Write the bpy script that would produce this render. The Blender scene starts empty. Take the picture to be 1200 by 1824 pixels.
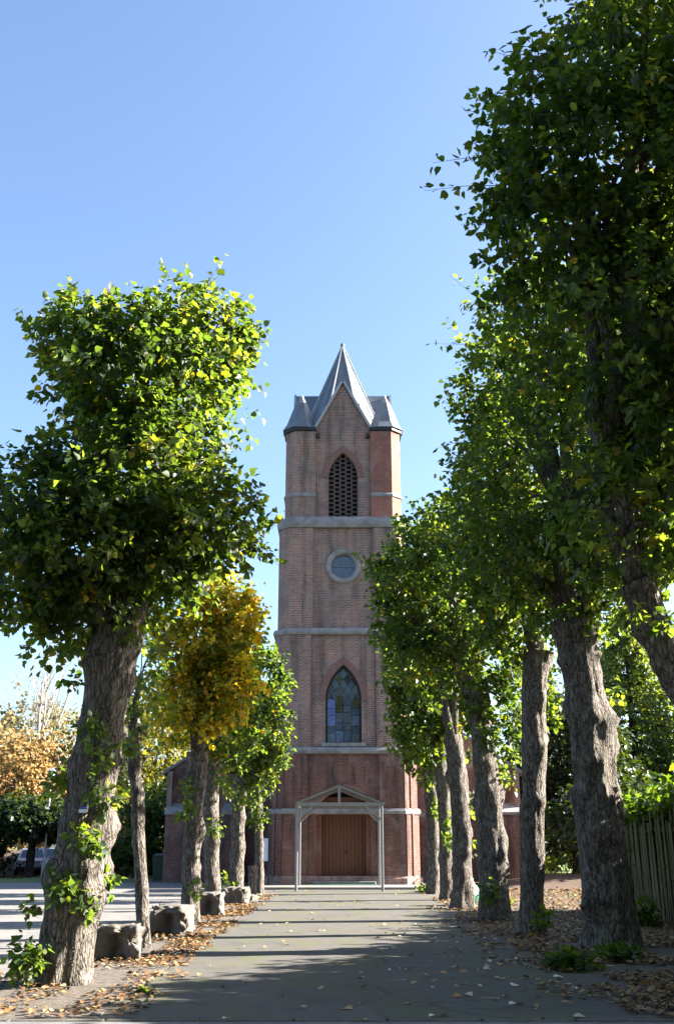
import bpy, bmesh, math, random
import numpy as np
from mathutils import Vector, Matrix, noise as mnoise

R = math.radians
SC = bpy.context.scene
COL = SC.collection

# ------------------------------------------------------------------ camera, sky, sun, exposure
FPX, PITCH, YAW, CAMH = 1800.0, R(18.29), R(0.18), 1.6
cam_data = bpy.data.cameras.new('camera')
cam = bpy.data.objects.new('camera', cam_data)
COL.objects.link(cam)
cam.location = (0, 0, CAMH)
cam.rotation_euler = (R(90) + PITCH, 0, YAW)
cam_data.sensor_fit = 'VERTICAL'
cam_data.sensor_height = 36
cam_data.lens = FPX / 1824 * 36
cam_data.clip_end = 2000
SC.camera = cam

SUN_EL, SUN_AZ = R(27), R(81)            # azimuth measured clockwise from +Y
world = bpy.data.worlds.new('World')
SC.world = world
world.use_nodes = True
wn = world.node_tree
sky = wn.nodes.new('ShaderNodeTexSky')
sky.sky_type = 'NISHITA'
sky.sun_disc = False
sky.sun_elevation = SUN_EL
sky.sun_rotation = SUN_AZ
sky.air_density = 1.0
sky.dust_density = 2.0
sky.ozone_density = 3.2
wn.links.new(sky.outputs[0], wn.nodes['Background'].inputs[0])
wn.nodes['Background'].inputs[1].default_value = 0.05

sun_data = bpy.data.lights.new('sun', 'SUN')
sun_data.energy = 5.0
sun_data.angle = R(0.5)
sun_data.color = (1.0, 0.93, 0.82)
sun = bpy.data.objects.new('sun', sun_data)
COL.objects.link(sun)
sd = Vector((math.sin(SUN_AZ) * math.cos(SUN_EL), math.cos(SUN_AZ) * math.cos(SUN_EL), math.sin(SUN_EL)))
sun.rotation_euler = (-sd).to_track_quat('-Z', 'Y').to_euler()
sun.location = (30, 10, 30)

SC.view_settings.view_transform = 'Standard'
SC.view_settings.look = 'None'
SC.view_settings.gamma = 1
SC.view_settings.exposure = 3.0
SC.view_settings.use_curve_mapping = False
SC.render.engine = 'CYCLES'
SC.cycles.max_bounces = 6
SC.cycles.transparent_max_bounces = 6

_M = cam.rotation_euler.to_matrix()
def P(px, py, Y):
    """world point seen at photo pixel (px, py) at distance Y up the avenue"""
    d = _M @ Vector(((px - 600) / FPX, (912 - py) / FPX, -1))
    t = Y / d.y
    return Vector((d.x * t, Y, CAMH + d.z * t))
def mpp(p):
    """metres per photo pixel at world point p"""
    return -((_M.transposed() @ (Vector(p) - Vector((0, 0, CAMH)))).z) / FPX

# ------------------------------------------------------------------ helpers
def tag(o, label=None, cat=None, group=None, kind=None):
    if label: o['label'] = label
    if cat: o['category'] = cat
    if group: o['group'] = group
    if kind: o['kind'] = kind
    return o

def empty(name, loc=(0, 0, 0), rz=0):
    o = bpy.data.objects.new(name, None)
    o.empty_display_size = 0.2
    o.location = loc
    o.rotation_euler = (0, 0, rz)
    COL.objects.link(o)
    return o

def link(name, me, mat=None, parent=None, loc=None):
    o = bpy.data.objects.new(name, me)
    COL.objects.link(o)
    if mat is not None and not me.materials: me.materials.append(mat)
    if parent is not None: o.parent = parent
    if loc is not None: o.location = loc
    return o

def auto_uv(me):
    n = len(me.loops)
    if not n: return
    uvl = me.uv_layers.new(name='UVMap')
    co = np.empty(len(me.vertices) * 3); me.vertices.foreach_get('co', co); co = co.reshape(-1, 3)
    vi = np.empty(n, dtype=np.int32); me.loops.foreach_get('vertex_index', vi)
    nr = np.empty(len(me.polygons) * 3); me.polygons.foreach_get('normal', nr); nr = nr.reshape(-1, 3)
    lt = np.empty(len(me.polygons), dtype=np.int32); me.polygons.foreach_get('loop_total', lt)
    ln = np.repeat(nr, lt, axis=0)
    c = co[vi]
    h = np.hypot(ln[:, 0], ln[:, 1]) + 1e-9
    flat = np.abs(ln[:, 2]) > 0.8
    u = np.where(flat, c[:, 0], (-ln[:, 1] * c[:, 0] + ln[:, 0] * c[:, 1]) / h)
    v = np.where(flat, c[:, 1], c[:, 2])
    uv = np.stack([u, v], 1).astype(np.float32).ravel()
    uvl.data.foreach_set('uv', uv)

class MB:
    def __init__(s): s.v = []; s.f = []
    def add(s, vs, fs):
        b = len(s.v); s.v += [tuple(v) for v in vs]; s.f += [tuple(i + b for i in f) for f in fs]; return s
    def box(s, x0, x1, y0, y1, z0, z1):
        return s.add([(x0, y0, z0), (x1, y0, z0), (x1, y1, z0), (x0, y1, z0), (x0, y0, z1), (x1, y0, z1), (x1, y1, z1), (x0, y1, z1)],
                     [(3, 2, 1, 0), (4, 5, 6, 7), (0, 1, 5, 4), (1, 2, 6, 5), (2, 3, 7, 6), (3, 0, 4, 7)])
    def loft(s, loops, caps=True, close=False):
        """loops of equal length, counter-clockwise from above, bottom to top"""
        n = len(loops[0]); vs = [p for l in loops for p in l]; fs = []
        for k in range(len(loops) - 1):
            for i in range(n):
                j = (i + 1) % n
                fs.append((k * n + i, k * n + j, (k + 1) * n + j, (k + 1) * n + i))
        if caps:
            fs.append(tuple(range(n))[::-1]); fs.append(tuple((len(loops) - 1) * n + i for i in range(n)))
        return s.add(vs, fs)
    def prism(s, poly, z0, z1):
        return s.loft([[(x, y, z0) for x, y in poly], [(x, y, z1) for x, y in poly]])
    def bar(s, a, b, w, h=None, up=(0, 0, 1)):
        """rectangular bar from a to b, w across, h along up"""
        h = h or w; a = Vector(a); b = Vector(b); d = (b - a).normalized()
        u = Vector(up); u = (u - d * u.dot(d))
        if u.length < 1e-4: u = Vector((0, 1, 0)); u = u - d * u.dot(d)
        u.normalize(); r = d.cross(u)
        vs = []
        for c in (a, b):
            for i, j in ((-1, -1), (1, -1), (1, 1), (-1, 1)): vs.append(c + r * (i * w / 2) + u * (j * h / 2))
        return s.add(vs, [(0, 1, 2, 3), (7, 6, 5, 4), (0, 4, 5, 1), (1, 5, 6, 2), (2, 6, 7, 3), (3, 7, 4, 0)])
    def tube(s, pts, rad, n=8):
        pts = [Vector(p) for p in pts]; up = Vector((0.3, 1, 0.1)); rings = []
        for i, p in enumerate(pts):
            d = (pts[min(i + 1, len(pts) - 1)] - pts[max(i - 1, 0)]).normalized()
            a = (up - d * up.dot(d)).normalized(); b = d.cross(a); up = a
            r = rad[i] if hasattr(rad, '__len__') else rad
            rings.append([p + (a * math.cos(2 * math.pi * k / n) + b * math.sin(2 * math.pi * k / n)) * r for k in range(n)])
        return s.loft(rings)
    def lathe(s, prof, c=(0, 0, 0), axis='z', n=24):
        loops = []
        for r, h in prof:
            l = []
            for k in range(n):
                a = 2 * math.pi * k / n
                if axis == 'z': l.append((c[0] + r * math.cos(a), c[1] + r * math.sin(a), c[2] + h))
                elif axis == 'y': l.append((c[0] + r * math.cos(a), c[1] - h, c[2] + r * math.sin(a)))
                else: l.append((c[0] + h, c[1] + r * math.cos(a), c[2] + r * math.sin(a)))
            loops.append(l)
        return s.loft(loops, caps=False)
    def mesh(s, name, smooth=False, uv=True, bevel=0):
        me = bpy.data.meshes.new(name)
        me.from_pydata(s.v, [], s.f)
        bm = bmesh.new(); bm.from_mesh(me)
        bmesh.ops.recalc_face_normals(bm, faces=bm.faces)
        if bevel: bmesh.ops.bevel(bm, geom=bm.edges[:], offset=bevel, segments=1, affect='EDGES', clamp_overlap=True)
        bm.normal_update(); bm.to_mesh(me); bm.free()
        if smooth: me.polygons.foreach_set('use_smooth', [True] * len(me.polygons))
        if uv: auto_uv(me)
        me.update()
        return me
    def build(s, name, mat, parent=None, loc=None, **k):
        return link(name, s.mesh(name, **k), mat, parent, loc)

# ------------------------------------------------------------------ materials
def mat_new(name):
    m = bpy.data.materials.new(name); m.use_nodes = True
    nt = m.node_tree; nt.nodes.clear()
    out = nt.nodes.new('ShaderNodeOutputMaterial')
    b = nt.nodes.new('ShaderNodeBsdfPrincipled')
    nt.links.new(b.outputs[0], out.inputs[0])
    return m, nt, b, out
def N(nt, t, **k):
    n = nt.nodes.new(t)
    for a, v in k.items(): setattr(n, a, v)
    return n
def noise_tex(nt, vec, scale, detail=4, rough=0.6):
    n = N(nt, 'ShaderNodeTexNoise'); n.inputs['Scale'].default_value = scale
    n.inputs['Detail'].default_value = detail; n.inputs['Roughness'].default_value = rough
    if vec is not None: nt.links.new(vec, n.inputs['Vector'])
    return n
def ramp(nt, fac, stops, interp='LINEAR'):
    r = N(nt, 'ShaderNodeValToRGB'); cr = r.color_ramp; cr.interpolation = interp
    while len(cr.elements) < len(stops): cr.elements.new(0.5)
    for e, (p, c) in zip(cr.elements, stops):
        e.position = p; e.color = (*c, 1) if len(c) == 3 else c
    nt.links.new(fac, r.inputs[0]); return r
def mapping(nt, src, scale=(1, 1, 1)):
    m = N(nt, 'ShaderNodeMapping'); m.inputs['Scale'].default_value = scale
    nt.links.new(src, m.inputs[0]); return m.outputs[0]
def mix(nt, fac, a, b, mode='MIX'):
    m = N(nt, 'ShaderNodeMix', data_type='RGBA', blend_type=mode)
    for v, i in ((fac, 0), (a, 6), (b, 7)):
        if isinstance(v, (int, float)): m.inputs[i].default_value = v
        elif isinstance(v, tuple): m.inputs[i].default_value = (*v, 1)
        else: nt.links.new(v, m.inputs[i])
    return m.outputs[2]
def bump(nt, h, b, strength=0.5, dist=0.02):
    n = N(nt, 'ShaderNodeBump'); n.inputs['Strength'].default_value = strength; n.inputs['Distance'].default_value = dist
    nt.links.new(h, n.inputs['Height']); nt.links.new(n.outputs[0], b.inputs['Normal']); return n

def plain(name, col, rough=0.6, var=0.25, scale=3, metal=0, bmp=0.2, stretch=(1, 1, 1), spec=0.4):
    """one base colour broken up by two scales of noise, with fine relief"""
    m, nt, b, _ = mat_new(name)
    tc = N(nt, 'ShaderNodeTexCoord'); v = mapping(nt, tc.outputs['Object'], stretch)
    n1 = noise_tex(nt, v, scale, 5); n2 = noise_tex(nt, v, scale * 9, 4)
    lo = tuple(c * (1 - var) for c in col); hi = tuple(min(1, c * (1 + var)) for c in col)
    r = ramp(nt, n1.outputs[0], [(0.3, lo), (0.7, hi)])
    c = mix(nt, 0.35, r.outputs[0], ramp(nt, n2.outputs[0], [(0.3, lo), (0.7, hi)]).outputs[0])
    nt.links.new(c, b.inputs['Base Color'])
    b.inputs['Roughness'].default_value = rough; b.inputs['Metallic'].default_value = metal
    b.inputs['Specular IOR Level'].default_value = spec
    if bmp: bump(nt, n2.outputs[0], b, bmp, 0.01)
    return m

def brick_mat(name, c1, c2, mortar, dark=(0.07, 0.05, 0.045), soot=0.5):
    m, nt, b, _ = mat_new(name)
    uv = N(nt, 'ShaderNodeTexCoord').outputs['UV']
    br = N(nt, 'ShaderNodeTexBrick')
    br.inputs['Scale'].default_value = 1; br.inputs['Brick Width'].default_value = 0.235; br.inputs['Row Height'].default_value = 0.08
    br.inputs['Mortar Size'].default_value = 0.013; br.inputs['Mortar Smooth'].default_value = 0.2; br.inputs['Bias'].default_value = 0.0
    br.offset = 0.5
    for i, c in (('Color1', c1), ('Color2', c2), ('Mortar', mortar)): br.inputs[i].default_value = (*c, 1)
    nt.links.new(uv, br.inputs['Vector'])
    n1 = noise_tex(nt, uv, 0.7, 5); n2 = noise_tex(nt, uv, 9, 3)
    n3 = noise_tex(nt, mapping(nt, uv, (1.6, 0.12, 1)), 1.5, 4)        # run-off streaks
    patch = ramp(nt, n1.outputs[0], [(0.35, (0.62, 0.62, 0.66)), (0.5, (1, 0.97, 0.95)), (0.66, (1.3, 1.05, 0.95))])
    c = mix(nt, 0.9, br.outputs[0], patch.outputs[0], 'MULTIPLY')
    c = mix(nt, 0.45, c, ramp(nt, n2.outputs[0], [(0.3, tuple(x * .55 for x in c1)), (0.7, tuple(min(1, x * 1.5) for x in c2))]).outputs[0])
    sf = ramp(nt, n3.outputs[0], [(0.47, (0, 0, 0)), (0.64, (soot,) * 3)])
    c = mix(nt, sf.outputs[0], c, dark)
    ef = ramp(nt, noise_tex(nt, mapping(nt, uv, (1, .5, 1)), 2.2, 5).outputs[0], [(0.52, (0, 0, 0)), (0.72, (.5,) * 3)])
    c = mix(nt, ef.outputs[0], c, (0.27, 0.235, 0.22))
    nt.links.new(c, b.inputs['Base Color']); b.inputs['Roughness'].default_value = 0.85
    b.inputs['Specular IOR Level'].default_value = 0.2
    add = N(nt, 'ShaderNodeMath', operation='SUBTRACT'); nt.links.new(n2.outputs[0], add.inputs[0]); nt.links.new(br.outputs['Fac'], add.inputs[1])
    bump(nt, add.outputs[0], b, 0.6, 0.012)
    return m

def leaf_mat(name, stops, trans=(0.60, 0.50, 0.10), tmix=0.48, rough=0.48, dim=0.64):
    m, nt, b, out = mat_new(name)
    at = N(nt, 'ShaderNodeAttribute'); at.attribute_name = 'tint'
    r = ramp(nt, at.outputs['Fac'], [(p, tuple(x * dim for x in c)) for p, c in stops])
    nt.links.new(r.outputs[0], b.inputs['Base Color'])
    b.inputs['Roughness'].default_value = rough; b.inputs['Specular IOR Level'].default_value = 0.32
    t = N(nt, 'ShaderNodeBsdfTranslucent')
    tc = mix(nt, 1.0, r.outputs[0], tuple(x * 10 for x in trans), 'MULTIPLY')
    nt.links.new(tc, t.inputs[0])
    ms = N(nt, 'ShaderNodeMixShader'); ms.inputs[0].default_value = tmix
    nt.links.new(b.outputs[0], ms.inputs[1]); nt.links.new(t.outputs[0], ms.inputs[2]); nt.links.new(ms.outputs[0], out.inputs[0])
    return m

def bark_mat(name, lo, mid, hi, moss=0.25):
    m, nt, b, _ = mat_new(name)
    tc = N(nt, 'ShaderNodeTexCoord').outputs['Object']
    warp = noise_tex(nt, tc, 3.0, 3)
    wv = mix(nt, 0.06, tc, warp.outputs['Color'], 'ADD')
    v = mapping(nt, wv, (1, 1, 0.24))
    n1 = noise_tex(nt, v, 24, 8, 0.75); n2 = noise_tex(nt, tc, 1.7, 5); n4 = noise_tex(nt, tc, 2.6, 6, .7)
    def cracks(sc, sz, w):
        vo = N(nt, 'ShaderNodeTexVoronoi', feature='DISTANCE_TO_EDGE'); vo.inputs['Scale'].default_value = sc
        nt.links.new(mapping(nt, wv, (1, 1, sz)), vo.inputs['Vector'])
        return ramp(nt, vo.outputs[0], [(0.0, (0, 0, 0)), (w, (1, 1, 1))]).outputs[0]
    k1 = cracks(17, 0.22, .16); k2 = cracks(34, 0.35, .2)
    kk = mix(nt, 0.4, k1, k2)
    c = ramp(nt, n1.outputs[0], [(0.28, lo), (0.5, mid), (0.72, hi)]).outputs[0]
    c = mix(nt, 0.75, c, mix(nt, kk, lo, hi), 'MULTIPLY') if False else mix(nt, kk, lo, c)
    c = mix(nt, ramp(nt, n4.outputs[0], [(0.54, (0, 0, 0)), (0.68, (.6,) * 3)]).outputs[0], c, lo)
    c = mix(nt, ramp(nt, n2.outputs[0], [(0.5, (0, 0, 0)), (0.72, (moss,) * 3)]).outputs[0], c, (0.05, 0.06, 0.028))
    c = mix(nt, ramp(nt, noise_tex(nt, tc, 4.5, 4).outputs[0], [(0.58, (0, 0, 0)), (0.66, (.35,) * 3)]).outputs[0], c, (0.26, 0.25, 0.23))
    nt.links.new(c, b.inputs['Base Color']); b.inputs['Roughness'].default_value = 0.95; b.inputs['Specular IOR Level'].default_value = 0.1
    h = mix(nt, 0.3, kk, n1.outputs[0])
    bump(nt, h, b, 1.0, 0.03)
    return m

def asphalt_mat(name, col, moss=0.0, mosscol=(0.078, 0.083, 0.032)):
    m, nt, b, _ = mat_new(name)
    g = N(nt, 'ShaderNodeTexCoord').outputs['Object']
    n1 = noise_tex(nt, g, 0.55, 6); n2 = noise_tex(nt, g, 60, 3, 0.8); n3 = noise_tex(nt, g, 6, 5)
    c = ramp(nt, n1.outputs[0], [(0.3, tuple(x * .78 for x in col)), (0.7, tuple(x * 1.18 for x in col))]).outputs[0]
    c = mix(nt, 0.5, c, ramp(nt, n2.outputs[0], [(0.3, tuple(x * .5 for x in col)), (0.7, tuple(x * 1.5 for x in col))]).outputs[0])
    c = mix(nt, 0.3, c, ramp(nt, n3.outputs[0], [(0.35, tuple(x * .7 for x in col)), (0.65, tuple(x * 1.3 for x in col))]).outputs[0])
    wz = mix(nt, 0.35, g, noise_tex(nt, g, 1.6, 5).outputs['Color'], 'ADD')
    vo = N(nt, 'ShaderNodeTexVoronoi', feature='DISTANCE_TO_EDGE'); vo.inputs['Scale'].default_value = 0.42; nt.links.new(wz, vo.inputs['Vector'])
    cm = mix(nt, 1.0, ramp(nt, vo.outputs[0], [(0.0, (.8, .8, .8)), (0.012, (0, 0, 0))]).outputs[0], ramp(nt, noise_tex(nt, g, .5, 2).outputs[0], [(.45, (0, 0, 0)), (.55, (1, 1, 1))]).outputs[0], 'MULTIPLY')
    c = mix(nt, cm, c, tuple(x * .3 for x in col))
    st = ramp(nt, noise_tex(nt, g, 1.3, 6, .7).outputs[0], [(.5, (0, 0, 0)), (.62, (.45, .45, .45))])
    c = mix(nt, st.outputs[0], c, tuple(x * .6 for x in col))
    if moss:
        mf = ramp(nt, noise_tex(nt, mapping(nt, g, (1, .45, 1)), 1.1, 6, 0.7).outputs[0], [(0.48, (0, 0, 0)), (0.64, (moss,) * 3)])
        c = mix(nt, mf.outputs[0], c, mosscol)
    nt.links.new(c, b.inputs['Base Color']); b.inputs['Roughness'].default_value = 0.9; b.inputs['Specular IOR Level'].default_value = 0.25
    bump(nt, n2.outputs[0], b, 0.5, 0.006)
    return m

BRICK = brick_mat('brick_weathered', (0.36, 0.18, 0.13), (0.11, 0.078, 0.07), (0.43, 0.405, 0.385), dark=(0.06, 0.05, 0.047), soot=.6)
BRICK_LOW = brick_mat('brick_lower_stage', (0.25, 0.10, 0.07), (0.085, 0.05, 0.044), (0.21, 0.165, 0.15), dark=(0.04, 0.031, 0.03), soot=.75)
BRICK_RED = brick_mat('brick_renewed', (0.26, 0.10, 0.075), (0.22, 0.09, 0.068), (0.24, 0.17, 0.15), soot=0.2)
STONE = plain('limestone', (0.20, 0.195, 0.195), 0.85, 0.5, 2.5, bmp=0.4)
LEAD = plain('lead_sheet', (0.13, 0.145, 0.165), 0.42, 0.25, 2.0, metal=0.25, bmp=0.15)
LEAD_PALE = plain('lead_flashing', (0.28, 0.29, 0.31), 0.5, 0.15, 3.0, metal=0.1, bmp=0.1)
SLATE = plain('slate', (0.13, 0.13, 0.15), 0.6, 0.3, 6)
DARKMETAL = plain('dark_iron', (0.03, 0.032, 0.035), 0.5, 0.2, 5, metal=0.4)
DARKIN = plain('dark_interior', (0.02, 0.018, 0.016), 0.9, 0.2, 3)
LATTICE = plain('terracotta_lattice', (0.075, 0.055, 0.048), 0.8, 0.3, 5)
WOOD_DOOR = plain('oak_door', (0.125, 0.046, 0.023), 0.6, 0.3, 5, stretch=(6, 6, 0.5), bmp=0.3)
PAINT_GREY = plain('grey_painted_timber', (0.25, 0.25, 0.26), 0.6, 0.16, 4, stretch=(3, 3, 0.4), bmp=0.2)
FENCEWOOD = plain('weathered_pickets', (0.075, 0.074, 0.04), 0.85, 0.4, 5, stretch=(5, 5, 0.6), bmp=0.4)
BARK = bark_mat('lime_bark', (0.028, 0.023, 0.02), (0.155, 0.134, 0.116), (0.40, 0.36, 0.315))
BARK_DARK = bark_mat('dark_bark', (0.02, 0.017, 0.014), (0.05, 0.042, 0.035), (0.09, 0.08, 0.07))
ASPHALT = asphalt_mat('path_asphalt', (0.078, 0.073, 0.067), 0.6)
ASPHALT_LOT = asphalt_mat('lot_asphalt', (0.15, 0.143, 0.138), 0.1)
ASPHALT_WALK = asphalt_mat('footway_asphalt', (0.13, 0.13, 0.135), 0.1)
STONE_BLOCK = plain('rough_stone', (0.105, 0.094, 0.082), 0.9, 0.55, 4, bmp=1.0)

G_LIME = [(0.0, (0.018, 0.042, 0.022)), (0.45, (0.040, 0.076, 0.028)), (0.82, (0.075, 0.115, 0.034)), (0.95, (0.15, 0.15, 0.03)), (1.0, (0.30, 0.20, 0.03))]
LEAF = leaf_mat('lime_leaf', G_LIME)
LEAF_GOLD = leaf_mat('golden_lime_leaf', [(0.0, (0.05, 0.085, 0.016)), (0.4, (0.13, 0.135, 0.022)), (0.65, (0.30, 0.215, 0.03)), (0.88, (0.40, 0.24, 0.03)), (1.0, (0.36, 0.15, 0.018))], trans=(.34, .36, .08), tmix=0.5, dim=.95)
LEAF_IVY = leaf_mat('ivy_leaf', [(0, (0.022, 0.05, 0.014)), (0.6, (0.05, 0.10, 0.022)), (1, (0.12, 0.15, 0.03))], tmix=0.35)
LEAF_YEW = leaf_mat('yew_foliage', [(0, (0.012, 0.026, 0.010)), (0.7, (0.025, 0.048, 0.014)), (1, (0.05, 0.075, 0.02))], tmix=0.2)
LEAF_CEDAR = leaf_mat('cedar_foliage', [(0, (0.03, 0.055, 0.02)), (0.6, (0.06, 0.095, 0.03)), (1, (0.11, 0.135, 0.04))], tmix=0.4, dim=.9)
LEAF_BEECH = leaf_mat('orange_beech_leaf', [(0, (0.16, 0.14, 0.045)), (0.4, (0.30, 0.21, 0.08)), (0.8, (0.36, 0.22, 0.08)), (1, (0.32, 0.14, 0.045))], trans=(.2, .2, .2), tmix=0.4, dim=.75)
LEAF_PALE = leaf_mat('pale_willow_leaf', [(0, (0.11, 0.11, 0.05)), (0.6, (0.18, 0.165, 0.075)), (1, (0.25, 0.20, 0.09))], trans=(.2, .2, .2), tmix=0.35, dim=.9)
LEAF_OLIVE = leaf_mat('olive_leaf', [(0, (0.035, 0.05, 0.02)), (0.6, (0.08, 0.09, 0.03)), (1, (0.16, 0.13, 0.04))], tmix=0.35)
LEAF_DEAD = leaf_mat('fallen_leaf_dry', [(0, (0.10, 0.05, 0.022)), (0.4, (0.24, 0.12, 0.045)), (0.7, (0.34, 0.19, 0.07)), (0.9, (0.40, 0.28, 0.12)), (1, (0.42, 0.36, 0.24))], trans=(0.1, 0.1, 0.1), tmix=0.12, rough=0.7, dim=.7)

def glass_mat(name, col, rough=0.12):
    m, nt, b, _ = mat_new(name)
    n = noise_tex(nt, N(nt, 'ShaderNodeTexCoord').outputs['Object'], 7, 3)
    nt.links.new(ramp(nt, n.outputs[0], [(0.3, tuple(c * .7 for c in col)), (0.7, tuple(c * 1.3 for c in col))]).outputs[0], b.inputs['Base Color'])
    b.inputs['Roughness'].default_value = rough; b.inputs['Specular IOR Level'].default_value = 0.8
    bump(nt, n.outputs[0], b, 0.25, 0.02)
    return m
GLASS = [glass_mat('glass_slate_blue', (0.045, 0.065, 0.10)), glass_mat('glass_pale_blue', (0.08, 0.115, 0.18)), glass_mat('glass_grey', (0.055, 0.068, 0.08)),
         glass_mat('glass_dark', (0.01, 0.01, 0.013)), glass_mat('glass_olive', (0.035, 0.036, 0.012)), glass_mat('glass_bright_blue', (0.09, 0.14, 0.36))]

# ------------------------------------------------------------------ foliage
LEAF_V = np.array([(0, 0, 0), (-.40, .12, .07), (-.47, .45, .10), (0, 1.08, -.10), (.47, .45, .10), (.40, .12, .07)])
NARROW_V = np.array([(0, 0, 0), (-.12, .2, .02), (-.13, .6, .03), (0, 1.1, -.06), (.13, .6, .03), (.12, .2, .02)])
def unit(a): return a / (np.linalg.norm(a, axis=-1, keepdims=True) + 1e-9)

def leaves_mesh(name, pos, ax, nr, size, tint, shape=LEAF_V):
    n = len(pos)
    ax = unit(ax); nr = unit(nr - ax * (nr * ax).sum(1, keepdims=True)); sd_ = np.cross(ax, nr)
    v = pos[:, None, :] + size[:, None, None] * (shape[None, :, 0:1] * sd_[:, None] + shape[None, :, 1:2] * ax[:, None] + shape[None, :, 2:3] * nr[:, None])
    me = bpy.data.meshes.new(name)
    me.vertices.add(n * 6); me.vertices.foreach_set('co', v.astype(np.float32).ravel())
    base = (np.arange(n) * 6)[:, None]
    idx = np.concatenate([base + np.array([0, 3, 2, 1]), base + np.array([0, 5, 4, 3])], 1).astype(np.int32).ravel()
    me.loops.add(n * 8); me.loops.foreach_set('vertex_index', idx)
    me.polygons.add(n * 2); me.polygons.foreach_set('loop_start', np.arange(n * 2, dtype=np.int32) * 4)
    a = me.attributes.new('tint', 'FLOAT', 'POINT'); a.data.foreach_set('value', np.repeat(tint, 6).astype(np.float32))
    me.update(calc_edges=True)
    return me

def twig_leaves(rng, base, out, nper, length, size, droop=0.45, updir=0.5, jit=0.5):
    """leaves set along short twigs; base, out: (n,3)"""
    n = len(base)
    tw = unit(out * 0.9 + np.array([0, 0, updir]) + rng.normal(0, jit, (n, 3)))
    L = length * rng.uniform(0.5, 1.3, n)
    t = rng.uniform(0.0, 1.0, (n, nper))
    lat = unit(rng.normal(0, 1, (n, nper, 3)))
    pos = base[:, None] + tw[:, None] * (t * L[:, None])[:, :, None] + lat * (size * rng.uniform(.3, 1.0, (n, nper, 1)))
    ax = tw[:, None] * .5 + lat * .8 + np.array([0, 0, -droop]) + rng.normal(0, .25, (n, nper, 3))
    nr = np.array([0, 0, .8]) + out[:, None] * .7 + rng.normal(0, .6, (n, nper, 3))
    s = size * rng.uniform(.6, 1.25, (n, nper))
    tint = np.clip(rng.uniform(0, 1, (n, 1)) * .55 + rng.uniform(0, 1, (n, nper)) * .5 - .03, 0, 1)
    return pos.reshape(-1, 3), ax.reshape(-1, 3), nr.reshape(-1, 3), s.ravel(), tint.ravel()

def lobes_twigs(rng, lobes, total, depth=0.24):
    """twig bases spread through the outer part of a union of lumpy ellipsoids"""
    C = np.array([l[0] for l in lobes]); Rr = np.array([l[1] for l in lobes])
    vol = (Rr[:, 0] * Rr[:, 1] * Rr[:, 2]) ** (2 / 3); cnt = np.maximum(1, (total * vol / vol.sum()).astype(int))
    B, O = [], []
    for i, c in enumerate(cnt):
        d = unit(rng.normal(0, 1, (int(c * 1.9), 3)))
        ph = rng.uniform(0, 6.28, 6)
        lump = 1 + .11 * np.sin(5 * d[:, 0] + ph[0]) * np.sin(4 * d[:, 2] + ph[1]) + .09 * np.sin(9 * d[:, 1] + ph[2] + 6 * d[:, 2]) + .06 * np.sin(13 * d[:, 0] + 11 * d[:, 2] + ph[3])
        rf = np.clip(1 - np.abs(rng.normal(0, depth, len(d))), .25, 1) * lump
        rf = rf + (rng.uniform(0, 1, len(d)) < .05) * rng.uniform(0, .16, len(d))
        p = C[i] + d * rf[:, None] * Rr[i]
        keep = np.ones(len(p), bool)
        for j in range(len(lobes)):
            if j != i:
                q = np.linalg.norm((p - C[j]) / Rr[j], axis=1)
                keep &= ~((q < .62) & (rng.uniform(0, 1, len(p)) < .8))
        sc_ = 1.1 / max(.6, float(Rr[i].min())) ** .5
        nz = np.array([mnoise.noise(Vector(q * 1.5 * sc_)) for q in p])
        keep &= ~((nz < -.12) & (rng.uniform(0, 1, len(p)) < .75))
        p, d = p[keep][:c], d[keep][:c]
        B.append(p); O.append(unit(d / Rr[i]))
    return np.concatenate(B), np.concatenate(O)

def catmull(pts, n):
    pts = [np.array(p, float) for p in pts]; out = []
    for i in range(len(pts) - 1):
        p0 = pts[max(i - 1, 0)]; p1 = pts[i]; p2 = pts[i + 1]; p3 = pts[min(i + 2, len(pts) - 1)]
        for k in range(n):
            t = k / n
            out.append(.5 * ((2 * p1) + (-p0 + p2) * t + (2 * p0 - 5 * p1 + 4 * p2 - p3) * t * t + (-p0 + 3 * p1 - 3 * p2 + p3) * t ** 3))
    out.append(pts[-1]); return out

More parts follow.
